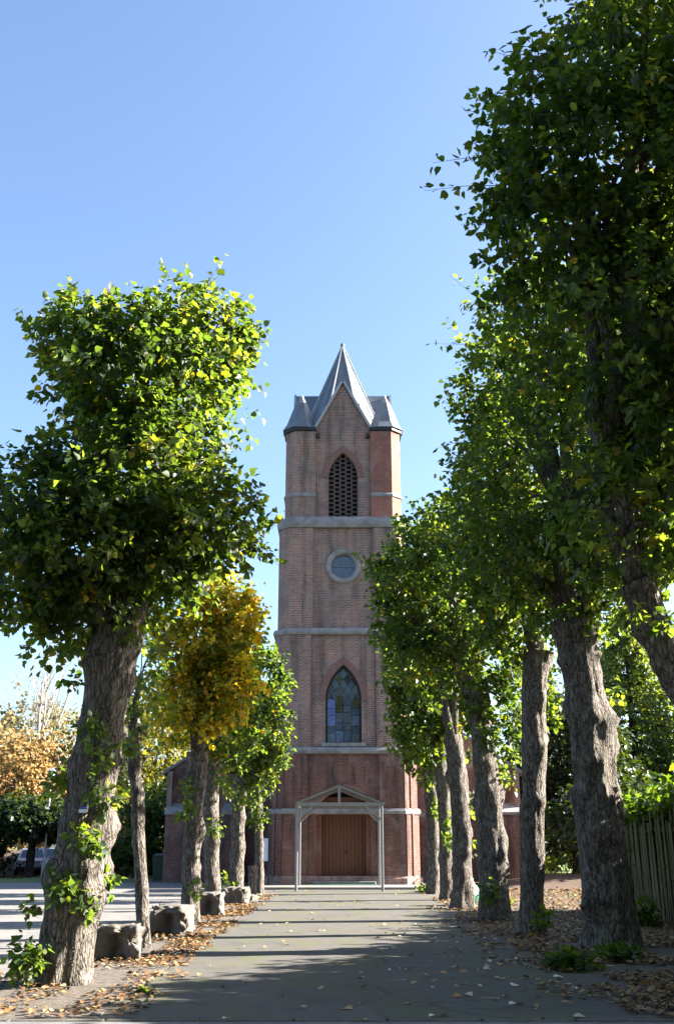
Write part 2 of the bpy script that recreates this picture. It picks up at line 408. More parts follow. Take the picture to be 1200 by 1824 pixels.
def bark_trunk(mb, pts, seed, ns=48, per=22, rough=0.10, burrs=10, flare=0.45, collar=None):
    """knobbly tapering trunk along (x,y,z,r) points"""
    rnd = random.Random(seed)
    path = catmull(pts, per); zb = path[0][2]; H = path[-1][2] - zb
    bl = [(rnd.uniform(0, 6.28), rnd.uniform(.12, 1) * H, rnd.uniform(.12, .34), rnd.uniform(.07, .2)) for _ in range(burrs * 2)]
    nroot = rnd.randint(4, 6); rp = rnd.uniform(0, 6.28)
    loops = []
    for k, q in enumerate(path):
        a = np.array(path[max(k - 1, 0)][:3]); b = np.array(path[min(k + 1, len(path) - 1)][:3]); d = Vector(b - a).normalized()
        ux = (Vector((1, 0, 0)) - d * d.x).normalized(); uy = d.cross(ux)
        z = q[2] - zb; r = q[3]; loop = []
        for i in range(ns):
            th = 2 * math.pi * i / ns
            e = 1 + rough * 1.1 * mnoise.noise(Vector((math.cos(th) * 1.4 + seed, math.sin(th) * 1.4, z * 1.3)))
            e += rough * 1.1 * mnoise.noise(Vector((math.cos(th) * 5 + seed, math.sin(th) * 5, z * 1.6)))
            e += rough * .8 * mnoise.noise(Vector((math.cos(th) * 11, math.sin(th) * 11 + seed, z * 2.4)))
            for (bt, bz, bh, bw) in bl:
                dz = (z - bz) / (bw * 1.1); dt = ((th - bt + math.pi) % (2 * math.pi) - math.pi) * r / bw
                g = dz * dz + dt * dt
                if g < 6: e += bh * math.exp(-g) * (1 + .5 * mnoise.noise(Vector((th * 6, z * 9, seed))))
            e += flare * math.exp(-z / .28) * (.55 + .45 * math.cos(nroot * th + rp))
            p = Vector(q[:3]) + (ux * math.cos(th) + uy * math.sin(th)) * (r * e)
            loop.append(p)
        loops.append(loop)
    mb.loft(loops)

def limb(mb, a, b, r0, r1, rnd, n=6, sides=8, wob=.12):
    a = Vector(a); b = Vector(b); pts = []; rs = []
    L = (b - a).length
    for k in range(n + 1):
        t = k / n
        w = Vector((rnd.uniform(-1, 1), rnd.uniform(-1, 1), rnd.uniform(-.5, .5))) * wob * L * .35 * (4 * t * (1 - t))
        lift = Vector((0, 0, .12 * L * math.sin(t * math.pi)))
        pts.append(a.lerp(b, t) + w + lift); rs.append(r0 + (r1 - r0) * t)
    mb.tube(pts, rs, sides); return pts

OUTLIER_MESH = {}
def tree(name, label, trunk, lobes, seed, twigs=700, nper=14, size=.12, leafmat=LEAF, bark=BARK, group=None, cat='tree', tlen=.5,
         rough=.10, burrs=10, sprouts=(), sprigs=(), single=0, flare=.45, ns=48, per=22, depth=.24, limbs=True, limb_r=.12, branch_extra=0, crown=True, jit=.5, updir=.5, shape=LEAF_V):
    """trunk: list of (x,y,z,r); lobes: list of (centre, radii)"""
    rng = np.random.default_rng(seed); rnd = random.Random(seed)
    o = Vector(trunk[0][:3]); o.z = 0
    root = tag(empty(name, o), label, cat, group)
    ov = np.array(o)
    mb = MB()
    bark_trunk(mb, [(p[0] - o.x, p[1] - o.y, p[2], p[3]) for p in trunk], seed, ns=ns, per=per, rough=rough, burrs=burrs, flare=flare)
    top = Vector(trunk[-1][:3]) - o; topr = trunk[-1][3]
    if limbs:
        for c, r in lobes:
            c = Vector(c) - o
            s = top - Vector((0, 0, topr * .6))
            pp = limb(mb, s, c, min(topr * .62, limb_r * 1.7), limb_r * .5, rnd)
            for k in range(7 + branch_extra):
                d = Vector(unit(rng.normal(0, 1, 3) + np.array([0, 0, .35])))
                e = c + Vector((d.x * r[0], d.y * r[1], d.z * r[2])) * rnd.uniform(.7, .95)
                limb(mb, pp[rnd.randint(3, 6)], e, limb_r * .32, .008, rnd, n=4, sides=5)
    for (a, b, cnt) in sprigs:
        a, b = Vector(a) - o, Vector(b) - o
        mb.tube([a + (a - b) * .6, a, a.lerp(b, .5) + Vector((0, 0, .03)), b], [.008, .006, .004, .002], 5)
    mb.build('trunk', bark, root, smooth=True, uv=False)
    if crown:
        B, O = lobes_twigs(rng, lobes, twigs, depth)
        pos, ax, nr, s, ti = twig_leaves(rng, B, O, nper, tlen, size, jit=jit, updir=updir)
        for (a, b, cnt) in sprigs:                       # long shoots standing out of the outline
            a = np.array(a); b = np.array(b); cnt = int(cnt * 1.8); t = np.linspace(0.0, 1, cnt)[:, None]
            lat = unit(rng.normal(0, 1, (cnt, 3)))
            p = a + (b - a) * t + lat * size * .5
            pos = np.concatenate([pos, p]); ax = np.concatenate([ax, lat + unit(b - a) * .5 + np.array([0, 0, -.3])])
            nr = np.concatenate([nr, rng.normal(0, .7, (cnt, 3)) + np.array([0, -.6, .6])])
            s = np.concatenate([s, size * rng.uniform(.8, 1.25, cnt)]); ti = np.concatenate([ti, rng.uniform(.3, .9, cnt)])
        pick = np.zeros(len(pos), bool)
        if single:
            # the leaves that show largest and clearest from the avenue stand as separate pieces
            q = np.min([np.linalg.norm((pos - np.array(c)) / np.array(r), axis=1) for c, r in lobes], axis=0)
            tocam = unit(np.array([0, 0, 1.6]) - pos)
            score = q + .35 * (unit(nr) * tocam).sum(1) + .5 * s / size
            pick[np.argsort(-score)[:single]] = True
        k = ~pick
        c = link('crown', leaves_mesh(name + '_crown', pos[k] - ov, ax[k], nr[k], s[k], ti[k], shape), leafmat, root)
        c['kind'] = 'stuff'
        for i in np.nonzero(pick)[0]:
            key = (leafmat.name, int(ti[i] * 7.99))
            if key not in OUTLIER_MESH:
                OUTLIER_MESH[key] = leaves_mesh('leaf', np.zeros((1, 3)), np.array([[0., 1, 0]]), np.array([[0., 0, 1]]), np.ones(1), np.array([(key[1] + .5) / 8]))
            l = link('leaf', OUTLIER_MESH[key], leafmat, root)
            a = Vector(ax[i]).normalized(); nn = Vector(nr[i]); nn = (nn - a * nn.dot(a)).normalized(); sdv = a.cross(nn)
            m = Matrix((sdv, a, nn)).transposed().to_4x4()
            l.matrix_local = Matrix.Translation(Vector(pos[i]) - o) @ m @ Matrix.Scale(float(s[i]), 4)
    for (c, rad, cnt) in sprouts:
        c = np.array(c)
        d = unit(rng.normal(0, 1, (cnt, 3)))
        B = c + d * rad * rng.uniform(.1, .8, (cnt, 1))
        pos, ax, nr, s, ti = twig_leaves(rng, B, d, 5, rad * .6, size * .95)
        sp = link('leafy_sprout', leaves_mesh('leafy_sprout', pos - ov, ax, nr, s, np.clip(ti * .8 + .15, 0, 1)), LEAF if leafmat is LEAF_GOLD else leafmat, root)
        sp['kind'] = 'stuff'
    return root

# ------------------------------------------------------------------ ground, path, car park
def sheet(name, pts, z, mat, label=None, kind='structure', sub=0):
    me = bpy.data.meshes.new(name); me.from_pydata([(x, y, z) for x, y in pts], [], [tuple(range(len(pts)))])
    me.update(); auto_uv(me)
    o = link(name, me, mat); tag(o, label, None, None, kind); return o

def ground_mat():
    m, nt, b, _ = mat_new('earth_and_grass')
    g = N(nt, 'ShaderNodeTexCoord').outputs['Object']
    n1 = noise_tex(nt, g, 0.12, 5); n2 = noise_tex(nt, g, 7, 6, .7); n3 = noise_tex(nt, g, 45, 3)
    earth = ramp(nt, n2.outputs[0], [(0.3, (0.035, 0.026, 0.02)), (0.5, (0.075, 0.06, 0.047)), (0.7, (0.125, 0.105, 0.085))]).outputs[0]
    grass = ramp(nt, n3.outputs[0], [(0.3, (0.03, 0.05, 0.015)), (0.7, (0.08, 0.11, 0.03))]).outputs[0]
    sx = N(nt, 'ShaderNodeSeparateXYZ'); nt.links.new(g, sx.inputs[0])
    ab = N(nt, 'ShaderNodeMath', operation='ABSOLUTE'); nt.links.new(sx.outputs[0], ab.inputs[0])
    ad = N(nt, 'ShaderNodeMath', operation='MULTIPLY_ADD'); nt.links.new(n1.outputs[0], ad.inputs[0]); ad.inputs[1].default_value = 4; nt.links.new(ab.outputs[0], ad.inputs[2])
    f = ramp(nt, N(nt, 'ShaderNodeMath').outputs[0], [(0, (0, 0, 0)), (1, (1, 1, 1))])
    mr = N(nt, 'ShaderNodeMapRange'); mr.inputs[1].default_value = 9; mr.inputs[2].default_value = 11
    nt.links.new(ad.outputs[0], mr.inputs[0])
    nt.links.new(mix(nt, mr.outputs[0], earth, grass), b.inputs['Base Color'])
    b.inputs['Roughness'].default_value = 0.95
    bump(nt, n2.outputs[0], b, 0.8, 0.04)
    return m
GROUND = ground_mat()
sheet('ground', [(-500, -60), (500, -60), (500, 900), (-500, 900)], 0.0, GROUND)

rnd = random.Random(5)
def wavy(x, y0, y1, amp, step=.35, seed=1):
    out = []; y = y0
    while y < y1:
        out.append((x + amp * mnoise.noise(Vector((seed, y * .9, 0))) + amp * .5 * mnoise.noise(Vector((seed, y * 3.1, 4))), y)); y += step
    out.append((x, y1)); return out
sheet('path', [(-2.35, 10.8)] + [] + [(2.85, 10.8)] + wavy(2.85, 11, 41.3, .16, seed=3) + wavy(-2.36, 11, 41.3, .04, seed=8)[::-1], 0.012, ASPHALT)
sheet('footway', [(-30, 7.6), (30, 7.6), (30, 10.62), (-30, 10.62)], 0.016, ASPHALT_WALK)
sheet('road', [(-200, -20), (200, -20), (200, 7.3), (-200, 7.3)], 0.008, asphalt_mat('road_asphalt', (0.06, 0.06, 0.062)))
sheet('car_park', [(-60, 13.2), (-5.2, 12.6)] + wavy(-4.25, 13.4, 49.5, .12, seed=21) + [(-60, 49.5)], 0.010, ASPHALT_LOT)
sheet('access_road', [(-80, 56.0), (-9, 56.0), (-9, 66), (-80, 66)], 0.006, ASPHALT_LOT)
sheet('church_forecourt', [(-9.5, 49.5), (-4.2, 49.5), (-4.2, 41.3), (4.2, 41.3), (4.2, 44), (-3.4, 44), (-3.4, 56), (-9.5, 56)], 0.014, ASPHALT)

# kerb stones along the left edge of the path and at the footway
kerb_me = MB().box(-.055, .055, -.44, .44, -.1, .035).mesh('kerb_stone', bevel=.012)
kerb_me.materials.append(plain('dirty_kerb', (.075, .066, .056), .95, .4, 3, bmp=.6))
k_root = tag(empty('path_kerb', (-2.43, 11, 0)), 'low stone edging along the left side of the path', 'kerb')
for i in range(33):
    o = link('kerb_stone', kerb_me, None, k_root, (rnd.uniform(-.015, .015), .5 + i * .9, rnd.uniform(-.03, -.01)))
    o.rotation_euler = (0, 0, rnd.uniform(-.015, .015))
fk_root = tag(empty('footway_kerb', (0, 10.7, 0)), 'flush concrete edging between the pavement and the avenue', 'kerb')
for i in range(-7, 8):
    o = link('kerb_stone', kerb_me, None, fk_root, (i * .9, 0, rnd.uniform(-.015, -.008))); o.rotation_euler = (0, 0, R(90))

# ------------------------------------------------------------------ church
CH = tag(empty('church', (0.14, 47.0, 0)), 'weathered red brick church with square tower, lead spire and corner turrets', 'church')
YF = -3.0
def oct_plan(h, c, off=0):
    h = h + off; c2 = c + off * (2 - math.sqrt(2))
    return [(-h + c2, -h), (h - c2, -h), (h, -h + c2), (h, h - c2), (h - c2, h), (-h + c2, h), (-h, h - c2), (-h, -h + c2)]
def arch_pts(w, z0, zs, za, n=10):
    H = za - zs; cx = (H * H - w * w) / (2 * w); Rr = cx + w
    L = [(-w, z0), (-w, zs)]
    a1 = math.atan2(H, -cx)
    arc = []
    for k in range(1, n + 1):
        a = math.pi + (a1 - math.pi) * k / n
        arc.append((cx + Rr * math.cos(a), zs + Rr * math.sin(a)))
    left = L + arc
    right = [(-x, z) for x, z in left[:-1]][::-1]
    return left + right            # closed loop, clockwise seen from the front
def wall_holes(name, outer, holes, y, depth, mat, parent, rot=0):
    bm = bmesh.new(); edges = []
    for loop in [outer] + holes:
        vs = [bm.verts.new((x, y, z)) for x, z in loop]
        for i in range(len(vs)): edges.append(bm.edges.new((vs[i], vs[(i + 1) % len(vs)])))
    bmesh.ops.triangle_fill(bm, use_beauty=True, use_dissolve=False, edges=edges, normal=(0, -1, 0))
    for f in bm.faces:
        f.normal_update()
        if f.normal.y > 0: f.normal_flip()
    for loop in holes:
        a = [bm.verts.new((x, y, z)) for x, z in loop]; b = [bm.verts.new((x, y + depth, z)) for x, z in loop]
        cx = sum(p[0] for p in loop) / len(loop); cz = sum(p[1] for p in loop) / len(loop)
        for i in range(len(loop)):
            j = (i + 1) % len(loop)
            f = bm.faces.new((a[i], a[j], b[j], b[i])); f.normal_update()
            mid = Vector(((loop[i][0] + loop[j][0]) / 2 - cx, 0, (loop[i][1] + loop[j][1]) / 2 - cz))
            if f.normal.dot(mid) > 0: f.normal_flip()
    me = bpy.data.meshes.new(name); bm.to_mesh(me); bm.free(); auto_uv(me)
    o = link(name, me, mat, parent); o.rotation_euler = (0, 0, rot); return o
def circle(r, cz, n=32): return [(r * math.cos(2 * math.pi * k / n), cz + r * math.sin(2 * math.pi * k / n)) for k in range(n)]

# stages: half width, chamfer, bottom, top, half width of the middle panel
ST = [(3.17, .62, 0.0, 2.9, 1.5), (3.12, .62, 3.05, 5.35, 1.5), (3.03, .56, 5.55, 10.5, 1.42), (2.93, .5, 10.72, 15.45, 1.36), (2.70, .42, 15.95, 20.4, 1.30)]
door = arch_pts(1.12, 0.24, 2.75, 3.75)
win = arch_pts(.78, 5.78, 7.6, 9.15)
bel = arch_pts(.68, 16.05, 18.0, 19.25)
sides = [(0, 1), (R(90), 0), (R(180), 0), (R(-90), 0)]
for si, (h, c, z0, z1, w) in enumerate(ST):
    zb, zt = z0 - (0.0 if si == 0 else .2), (z1 + .2 if si < 4 else z1)
    # four corner piers
    for sx in (-1, 1):
        for sy in (-1, 1):
            poly = [(w, -h), (h - c, -h), (h, -h + c), (h, -w), (w, -w)]
            poly = [(x * sx, y * -sy) for x, y in poly]
            if sx * -sy < 0: poly = poly[::-1]
            pm = BRICK_RED if (si == 4 and sx == 1) else (BRICK_LOW if si < 2 else BRICK)
            mb = MB().prism(poly, zb, zt)
            if si in (0, 1) and sy == -1:              # ribs on the splayed corner
                for t in (.12, .55):
                    a = Vector((h - c + c * t, -h + c * t, 0)); n = Vector((1, -1, 0)).normalized() * .05; u = Vector((1, 1, 0)).normalized() * .06
                    q = [a - u - n, a - u + n, a + u + n, a + u - n]
                    q = [(p.x * sx, p.y) for p in q]
                    mb.prism(q if sx > 0 else q[::-1], zb, zt)
            mb.build('tower_pier', pm, CH)
    rec = .12 if si < 4 else .16
    for rot, front in sides:
        outer = [(-w, zb), (w, zb), (w, zt), (-w, zt)]
        holes = []
        if si == 0 and front: outer = [(-w, zb), (-1.12, zb), *[p for p in door if p[1] <= zt - .05][0:0], (-1.12, zt), (-w, zt)]
        if front and si in (0, 1): continue
        if si == 2 and front: holes = [win]
        if si == 3 and front: holes = [circle(.62, 13.62)[::-1]]
        if si == 4: holes = [bel]
        wall_holes('tower_wall', outer, holes, -h + rec, .42, BRICK, CH, rot)
# front of the two lowest stages in one piece, with the doorway
wall_holes('tower_wall', [(-1.5, 0), (1.5, 0), (1.5, 5.55), (-1.5, 5.55)], [door], -3.12 + .10, .6, BRICK_LOW, CH)
for sx in (-1, 1):                                     # inner orders of the doorway
    MB().box(sx * .93 if sx > 0 else -1.13, 1.13 if sx > 0 else -.93, -2.78, -2.5, .24, 3.4).build('door_jamb', BRICK_RED, CH)
MB().box(-1.13, 1.13, -2.44, -2.40, .2, 3.9).build('door_lining', DARKIN, CH)
# plinth and string courses
def course(z, h, c, proj, th, mat=STONE, name='string_course'):
    pl = lambda off, zz: [(x, y, zz) for x, y in oct_plan(h, c, off)]
    MB().loft([pl(-.15, z - .02), pl(proj * .55, z - .02), pl(proj, z + th * .25), pl(proj, z + th * .5), pl(.03, z + th), pl(-.3, z + th + .03)], caps=False).build(name, mat, CH)
course(2.88, 3.17, .62, .08, .2)
course(5.34, 3.12, .62, .09, .24)
course(10.48, 3.03, .56, .09, .25)
course(15.45, 2.93, .5, .10, .48)
MB().loft([[(x, y, z) for x, y in oct_plan(3.17, .62, o_)] for o_, z in ((.1, 0), (.1, .34), (.0, .44))], caps=False).build('plinth', BRICK, CH)
# small stone offsets on the turrets, and one dark stone gutter round the top
for sx in (-1, 1):
    for sy in (-1, 1):
        w, h, c = 1.30, 2.70, .42
        def pp(off, z):
            poly = [(w - off * .4, -h - off), (h - c + off * .4, -h - off), (h + off, -h + c - off * .4), (h + off, -w + off * .4), (w - off * .4, -w + off * .4)]
            poly = [(x * sx, y * -sy, z) for x, y in poly]
            return poly[::-1] if sx * -sy < 0 else poly
        MB().loft([pp(.0, 16.98), pp(.06, 17.02), pp(.06, 17.1), pp(.0, 17.2)]).build('turret_offset', STONE, CH)
        MB().loft([pp(.0, 20.28), pp(.1, 20.32), pp(.1, 20.46), pp(.02, 20.5)]).build('gutter', DARKMETAL, CH)
        # bell-cast lead cap
        cx, cy = sx * 2.0, sy * 2.0
        prof = [(.88, 20.46), (.68, 20.8), (.48, 21.4), (.28, 21.95), (.08, 22.38)]
        loops = []
        for r, z in prof:
            l = []
            for k in range(8):
                a = 2 * math.pi * (k + .5) / 8
                l.append((cx + r * 1.06 * math.cos(a), cy + r * 1.06 * math.sin(a), z))
            loops.append(l)
        cap = MB().loft(loops).build('turret_cap', LEAD, CH)
        MB().lathe([(.0, -.1), (.1, -.1), (.1, .02), (.0, .05)], (cx, cy, 22.38), n=10).build('finial', LEAD_PALE, cap)
for sx in (-1, 1):
    MB().box(sx * 1.16 - .07, sx * 1.16 + .07, -2.72, -2.52, 19.98, 20.2).build('rainwater_hopper', DARKMETAL, CH)
# gables and roofs
GAF = 22.95
for rot, front in sides:
    out = 2.54 if rot in (0, R(180)) else 2.30
    GA = GAF if rot in (0, R(180)) else 23.35
    g = wall_holes('gable', [(-1.3, 20.4), (1.3, 20.4), (0, GA - .12)], [], -out, .3, BRICK, CH, rot)
    mb = MB()
    for s in (-1, 1):
        mb.add([(s * 1.42, -out - .06, 20.28), (s * 1.42, -.8, 20.28), (0, -.8, GA), (0, -out - .06, GA),
                (s * 1.42, -out - .06, 20.20), (s * 1.42, -.8, 20.20), (0, -.8, GA - .1), (0, -out - .06, GA - .1)],
               [(0, 1, 2, 3), (7, 6, 5, 4), (0, 3, 7, 4), (1, 0, 4, 5)])
    rf = mb.build('gable_roof', LEAD, CH); rf.rotation_euler = (0, 0, rot)
    v = MB()
    for s in (-1, 1): v.bar((s * 1.47, -out - .1, 20.2), (0, -out - .1, GA + .03), .1, .12, up=(0, 0, 1))
    vo = v.build('verge', LEAD_PALE, CH); vo.rotation_euler = (0, 0, rot)
ap, z0s, zt = 2.12, 20.5, 26.2
loops = []
for t in (0, .5, .985):
    r = ap * (1 - t) / math.cos(math.pi / 8)
    loops.append([(r * math.cos(2 * math.pi * (k + .5) / 8), r * math.sin(2 * math.pi * (k + .5) / 8), z0s + (zt - z0s) * t) for k in range(8)])
spire = MB().loft(loops).build('spire', LEAD, CH)
hips = MB()
for k in range(8):
    a = 2 * math.pi * (k + .5) / 8; r = ap / math.cos(math.pi / 8)
    hips.tube([(r * math.cos(a), r * math.sin(a), z0s), (.02 * math.cos(a), .02 * math.sin(a), zt - .04)], .05, 6)
hips.build('hip_roll', LEAD_PALE, spire)
MB().lathe([(.0, -.1), (.1, 0), (.12, .1), (.05, .2), (.0, .24)], (0, 0, zt - .05), n=10).build('finial', LEAD, spire)
seam = MB()
for k in range(8):
    a = 2 * math.pi * k / 8
    for f in (-.25, .25):
        r = ap; x, y = r * math.cos(a) - f * r * .8 * math.sin(a), r * math.sin(a) + f * r * .8 * math.cos(a)
        seam.tube([(x * 1.01, y * 1.01, z0s), (x * .25, y * .25, z0s + (zt - z0s) * .75)], .018, 4)
seam.build('seam', LEAD, spire)
# inside of the tower (dark) behind the belfry lattice
MB().box(-2.0, 2.0, -2.0, 2.0, 15.6, 20.3).build('belfry_chamber', DARKIN, CH)
def lattice(parent, w, z0, zs, za, y):
    mb = MB(); H = za - zs; cx = (H * H - w * w) / (2 * w); Rr = cx + w
    def half(z): return w if z <= zs else max(0, math.sqrt(max(0, Rr * Rr - (z - zs) ** 2)) - cx)
    n = 5; cw = 2 * w / n
    for i in range(n + 1):
        x = -w + i * cw
        zt_ = zs
        if abs(x) < w - .01:
            zt_ = zs + math.sqrt(max(0, Rr * Rr - (abs(x) + cx) ** 2))
        mb.box(x - .04, x + .04, y, y + .10, z0, zt_)
    for i in range(n):
        z = z0 + .05 + (.11 if i % 2 else 0)
        while z < za - .15:
            x0, x1 = -w + i * cw, -w + (i + 1) * cw
            if half(z + .1) > min(abs(x0), abs(x1)):
                mb.box(max(x0, -half(z)) + .02, min(x1, half(z)) - .02, y + .012, y + .088, z, z + .085)
            z += .22
    return mb
for rot, front in sides:
    wn_ = empty('belfry_opening'); wn_.parent = CH; wn_.rotation_euler = (0, 0, rot)
    lattice(wn_, .68, 16.05, 18.0, 19.25, -2.38).build('lattice', LATTICE, wn_)
    MB().box(-.8, .8, -2.62, -2.3, 15.96, 16.05).build('sill', STONE, wn_)
# oculus
oc = empty('round_window'); oc.parent = CH
MB().lathe([(.80, -.06), (.80, .06), (.74, .10), (.62, .08), (.55, -.02), (.53, -.25)], (0, -2.81, 13.62), axis='y', n=40).build('stone_ring', STONE, oc, smooth=False)
for k in range(4):
    a0 = k * math.pi / 2 + .03; pts = [(0, 0)] + [(.53 * math.cos(a0 + (math.pi / 2 - .06) * j / 8), .53 * math.sin(a0 + (math.pi / 2 - .06) * j / 8)) for j in range(9)]
    g = MB().add([(x, -2.66 + .004 * k, 13.62 + z) for x, z in pts] + [(x, -2.64, 13.62 + z) for x, z in pts],
                 [tuple(range(10)), tuple(range(10, 20))[::-1]]).build('pane', GLASS[0], oc)
MB().box(-.02, .02, -2.70, -2.62, 13.08, 14.16).box(-.54, .54, -2.695, -2.625, 13.6, 13.64).build('glazing_bar', LEAD, oc)
# traceried window with leaded panes
wi = empty('lancet_window'); wi.parent = CH
yw = -2.62
MB().box(-.95, .95, -3.08, -2.6, 5.62, 5.78).build('sill', STONE, wi)
def clip_poly(poly, clipper):
    out = poly; n = len(clipper)
    for i in range(n):
        a, b = clipper[i], clipper[(i + 1) % n]; inp = out; out = []
        side = lambda p: (b[0] - a[0]) * (p[1] - a[1]) - (b[1] - a[1]) * (p[0] - a[0])
        for j in range(len(inp)):
            p, q = inp[j], inp[(j + 1) % len(inp)]
            sp, sq = side(p), side(q)
            if sp <= 0: out.append(p)
            if sp * sq < 0:
                t = sp / (sp - sq); out.append((p[0] + (q[0] - p[0]) * t, p[1] + (q[1] - p[1]) * t))
        if len(out) < 3: return []
    return out
inner = arch_pts(.70, 5.84, 7.6, 9.0)
cells = []
cw = 1.40 / 4
z = 5.84; row = 0
hts = [.42, .34, .5, .34, .46, .36, .42]
while z < 7.6:
    hh = hts[row % 7] * .9
    for i in range(4):
        o_ = .12 if i in (1, 2) else 0
        cells.append([(-.70 + i * cw, z + o_ * (row > 0)), (-.70 + i * cw, z + hh + o_), (-.70 + (i + 1) * cw, z + hh + o_), (-.70 + (i + 1) * cw, z + o_ * (row > 0))])
    z += hh; row += 1
for r_ in range(0, 7):
    for i in range(-3, 4):
        cx_, cz_ = i * cw + (cw / 2 if r_ % 2 else 0), z + .12 + r_ * .24
        cells.append([(cx_ - cw / 2, cz_), (cx_, cz_ + .25), (cx_ + cw / 2, cz_), (cx_, cz_ - .25)])
prng = random.Random(11)
for cell in cells:
    m_ = (sum(p[0] for p in cell) / 4, sum(p[1] for p in cell) / 4)
    shr = [(m_[0] + (x - m_[0]) * .93, m_[1] + (zz - m_[1]) * .94) for x, zz in cell]
    q = clip_poly(shr, inner)
    if len(q) < 3: continue
    if m_[1] < 7.75 and m_[0] < -.4 and m_[1] > 6.7: gi = 5
    else: gi = prng.choices([0, 1, 2, 3, 4], [5, 3, 4, 1.1, .8])[0]
    tx, tz = prng.uniform(-.02, .02), prng.uniform(-.02, .02)
    vs = [(x, yw + (x - m_[0]) * tx + (zz - m_[1]) * tz, zz) for x, zz in q]
    n = len(vs); vs += [(x, y + .006, zz) for x, y, zz in vs]
    MB().add(vs, [tuple(range(n)), tuple(range(n, 2 * n))[::-1]] + [(i, (i + 1) % n, n + (i + 1) % n, n + i) for i in range(n)]).build('pane', GLASS[gi], wi)
ow = arch_pts(.78, 5.78, 7.6, 9.15); iw = arch_pts(.70, 5.84, 7.6, 9.0)
n = len(ow)
MB().add([(x, yw - .05, zz) for x, zz in ow] + [(x, yw - .05, zz) for x, zz in iw] + [(x, yw + .05, zz) for x, zz in iw],
         [(i, (i + 1) % n, n + (i + 1) % n, n + i) for i in range(n)] + [(n + i, n + (i + 1) % n, 2 * n + (i + 1) % n, 2 * n + i) for i in range(n)]).build('window_frame', DARKMETAL, wi)
MB().add([(x, yw + .03, zz) for x, zz in iw], [tuple(range(n))]).build('leading', DARKMETAL, wi)
# brick arch rings over window and belfry
def ring(name, w, zs, za, t, y, mat):
    a = arch_pts(w, zs - .02, zs, za, 12)[1:-1]; b = arch_pts(w + t, zs - .02, zs, za + t * 1.15, 12)[1:-1]
    n = len(a)
    MB().add([(x, y, z) for x, z in a] + [(x, y, z) for x, z in b] + [(x, y + .1, z) for x, z in a] + [(x, y + .1, z) for x, z in b],
             [(i, i + 1, n + i + 1, n + i) for i in range(n - 1)] + [(i, i + 1, 2 * n + i + 1, 2 * n + i) for i in range(n - 1)] +
             [(n + i, n + i + 1, 3 * n + i + 1, 3 * n + i) for i in range(n - 1)]).build(name, mat, CH)
ARCHB = plain('arch_brick', (0.17, 0.092, 0.08), 0.85, 0.35, 9)
ring('window_arch', .79, 7.6, 9.16, .26, -2.94, ARCHB)
ring('belfry_arch', .69, 18.0, 19.26, .26, -2.575, ARCHB)
ring('door_arch', 1.13, 2.75, 3.76, .26, -3.05, ARCHB)
# double door of upright boards
dr = empty('door'); dr.parent = CH
for i in range(12):
    x0 = -.93 + i * .155
    MB().box(x0 + .004, x0 + .151, -2.5 + .006 * (i % 2), -2.44, .26, 3.42).build('plank', WOOD_DOOR, dr, bevel=.006)
MB().lathe([(.0, 0), (.05, .0), (.06, .04), (.0, .06)], (.10, -2.5, 1.35), axis='y', n=12).build('handle', DARKMETAL, dr)
MB().box(-1.12, 1.12, -2.62, -2.42, 3.40, 3.56).build('lintel', WOOD_DOOR, dr)
MB().box(-1.3, 1.3, -3.5, -2.45, .0, .24).build('door_step', STONE, CH, bevel=.02)
# nave behind the tower
nv = MB().box(-8.3, 8.3, 3.4, 28, 0, 5.2)
nv.build('nave_wall', BRICK_LOW, CH)
for y_, s in ((3.4, 1), (28, -1)):
    wall_holes('nave_gable', [(-8.3, 5.2), (8.3, 5.2), (0, 10.6)], [], y_, .3, BRICK, CH)
rf = MB()
for s in (-1, 1):
    rf.add([(s * 8.7, 3.2, 5.0), (s * 8.7, 28.2, 5.0), (0, 28.2, 10.7), (0, 3.2, 10.7), (s * 8.7, 3.2, 4.85), (s * 8.7, 28.2, 4.85), (0, 28.2, 10.5), (0, 3.2, 10.5)],
           [(0, 1, 2, 3), (7, 6, 5, 4), (0, 3, 7, 4), (1, 0, 4, 5), (2, 1, 5, 6)])
rf.build('nave_roof', SLATE, CH)
for sx in (-1, 1):
    for x in (7.9, 5.2):
        bt = MB().prism([(sx * x - .45, 2.6), (sx * x + .45, 2.6), (sx * x + .45, 3.39), (sx * x - .45, 3.39)], 0, 3.0)
        b_ = bt.build('buttress', BRICK_LOW, CH)
        MB().loft([[(sx * x - .5, 2.54, 3.0), (sx * x + .5, 2.54, 3.0), (sx * x + .5, 3.38, 3.0), (sx * x - .5, 3.38, 3.0)],
                   [(sx * x - .5, 2.54, 3.12), (sx * x + .5, 2.54, 3.12), (sx * x + .5, 3.38, 3.12), (sx * x - .5, 3.38, 3.12)],
                   [(sx * x - .46, 3.2, 3.55), (sx * x + .46, 3.2, 3.55), (sx * x + .46, 3.38, 3.55), (sx * x - .46, 3.38, 3.55)]]).build('offset_stone', STONE, b_)
    MB().box(sx * 8.28 - .12, sx * 8.28 + .12, 2.9, 3.3, 3.2, 5.0).build('buttress', BRICK, CH)
    MB().box(min(sx * 3.3, sx * 8.3), max(sx * 3.3, sx * 8.3), 3.28, 3.44, 2.9, 3.1).build('string_course', STONE, CH)

# terrace in front of the tower
ter = MB().box(-3.35, 3.75, 41.3, 43.9, -.05, .11).build('church_terrace', plain('terrace_concrete', (0.18, 0.165, 0.155), .9, .2, 2), None, bevel=.02)
tag(ter, kind='structure')
mt = MB().box(-1.3, 1.6, 43.0, 43.52, .111, .128).build('doormat', plain('green_mat', (0.03, 0.10, 0.07), .95, .2, 30))
tag(mt, 'green mat lying in front of the church doors', 'mat')

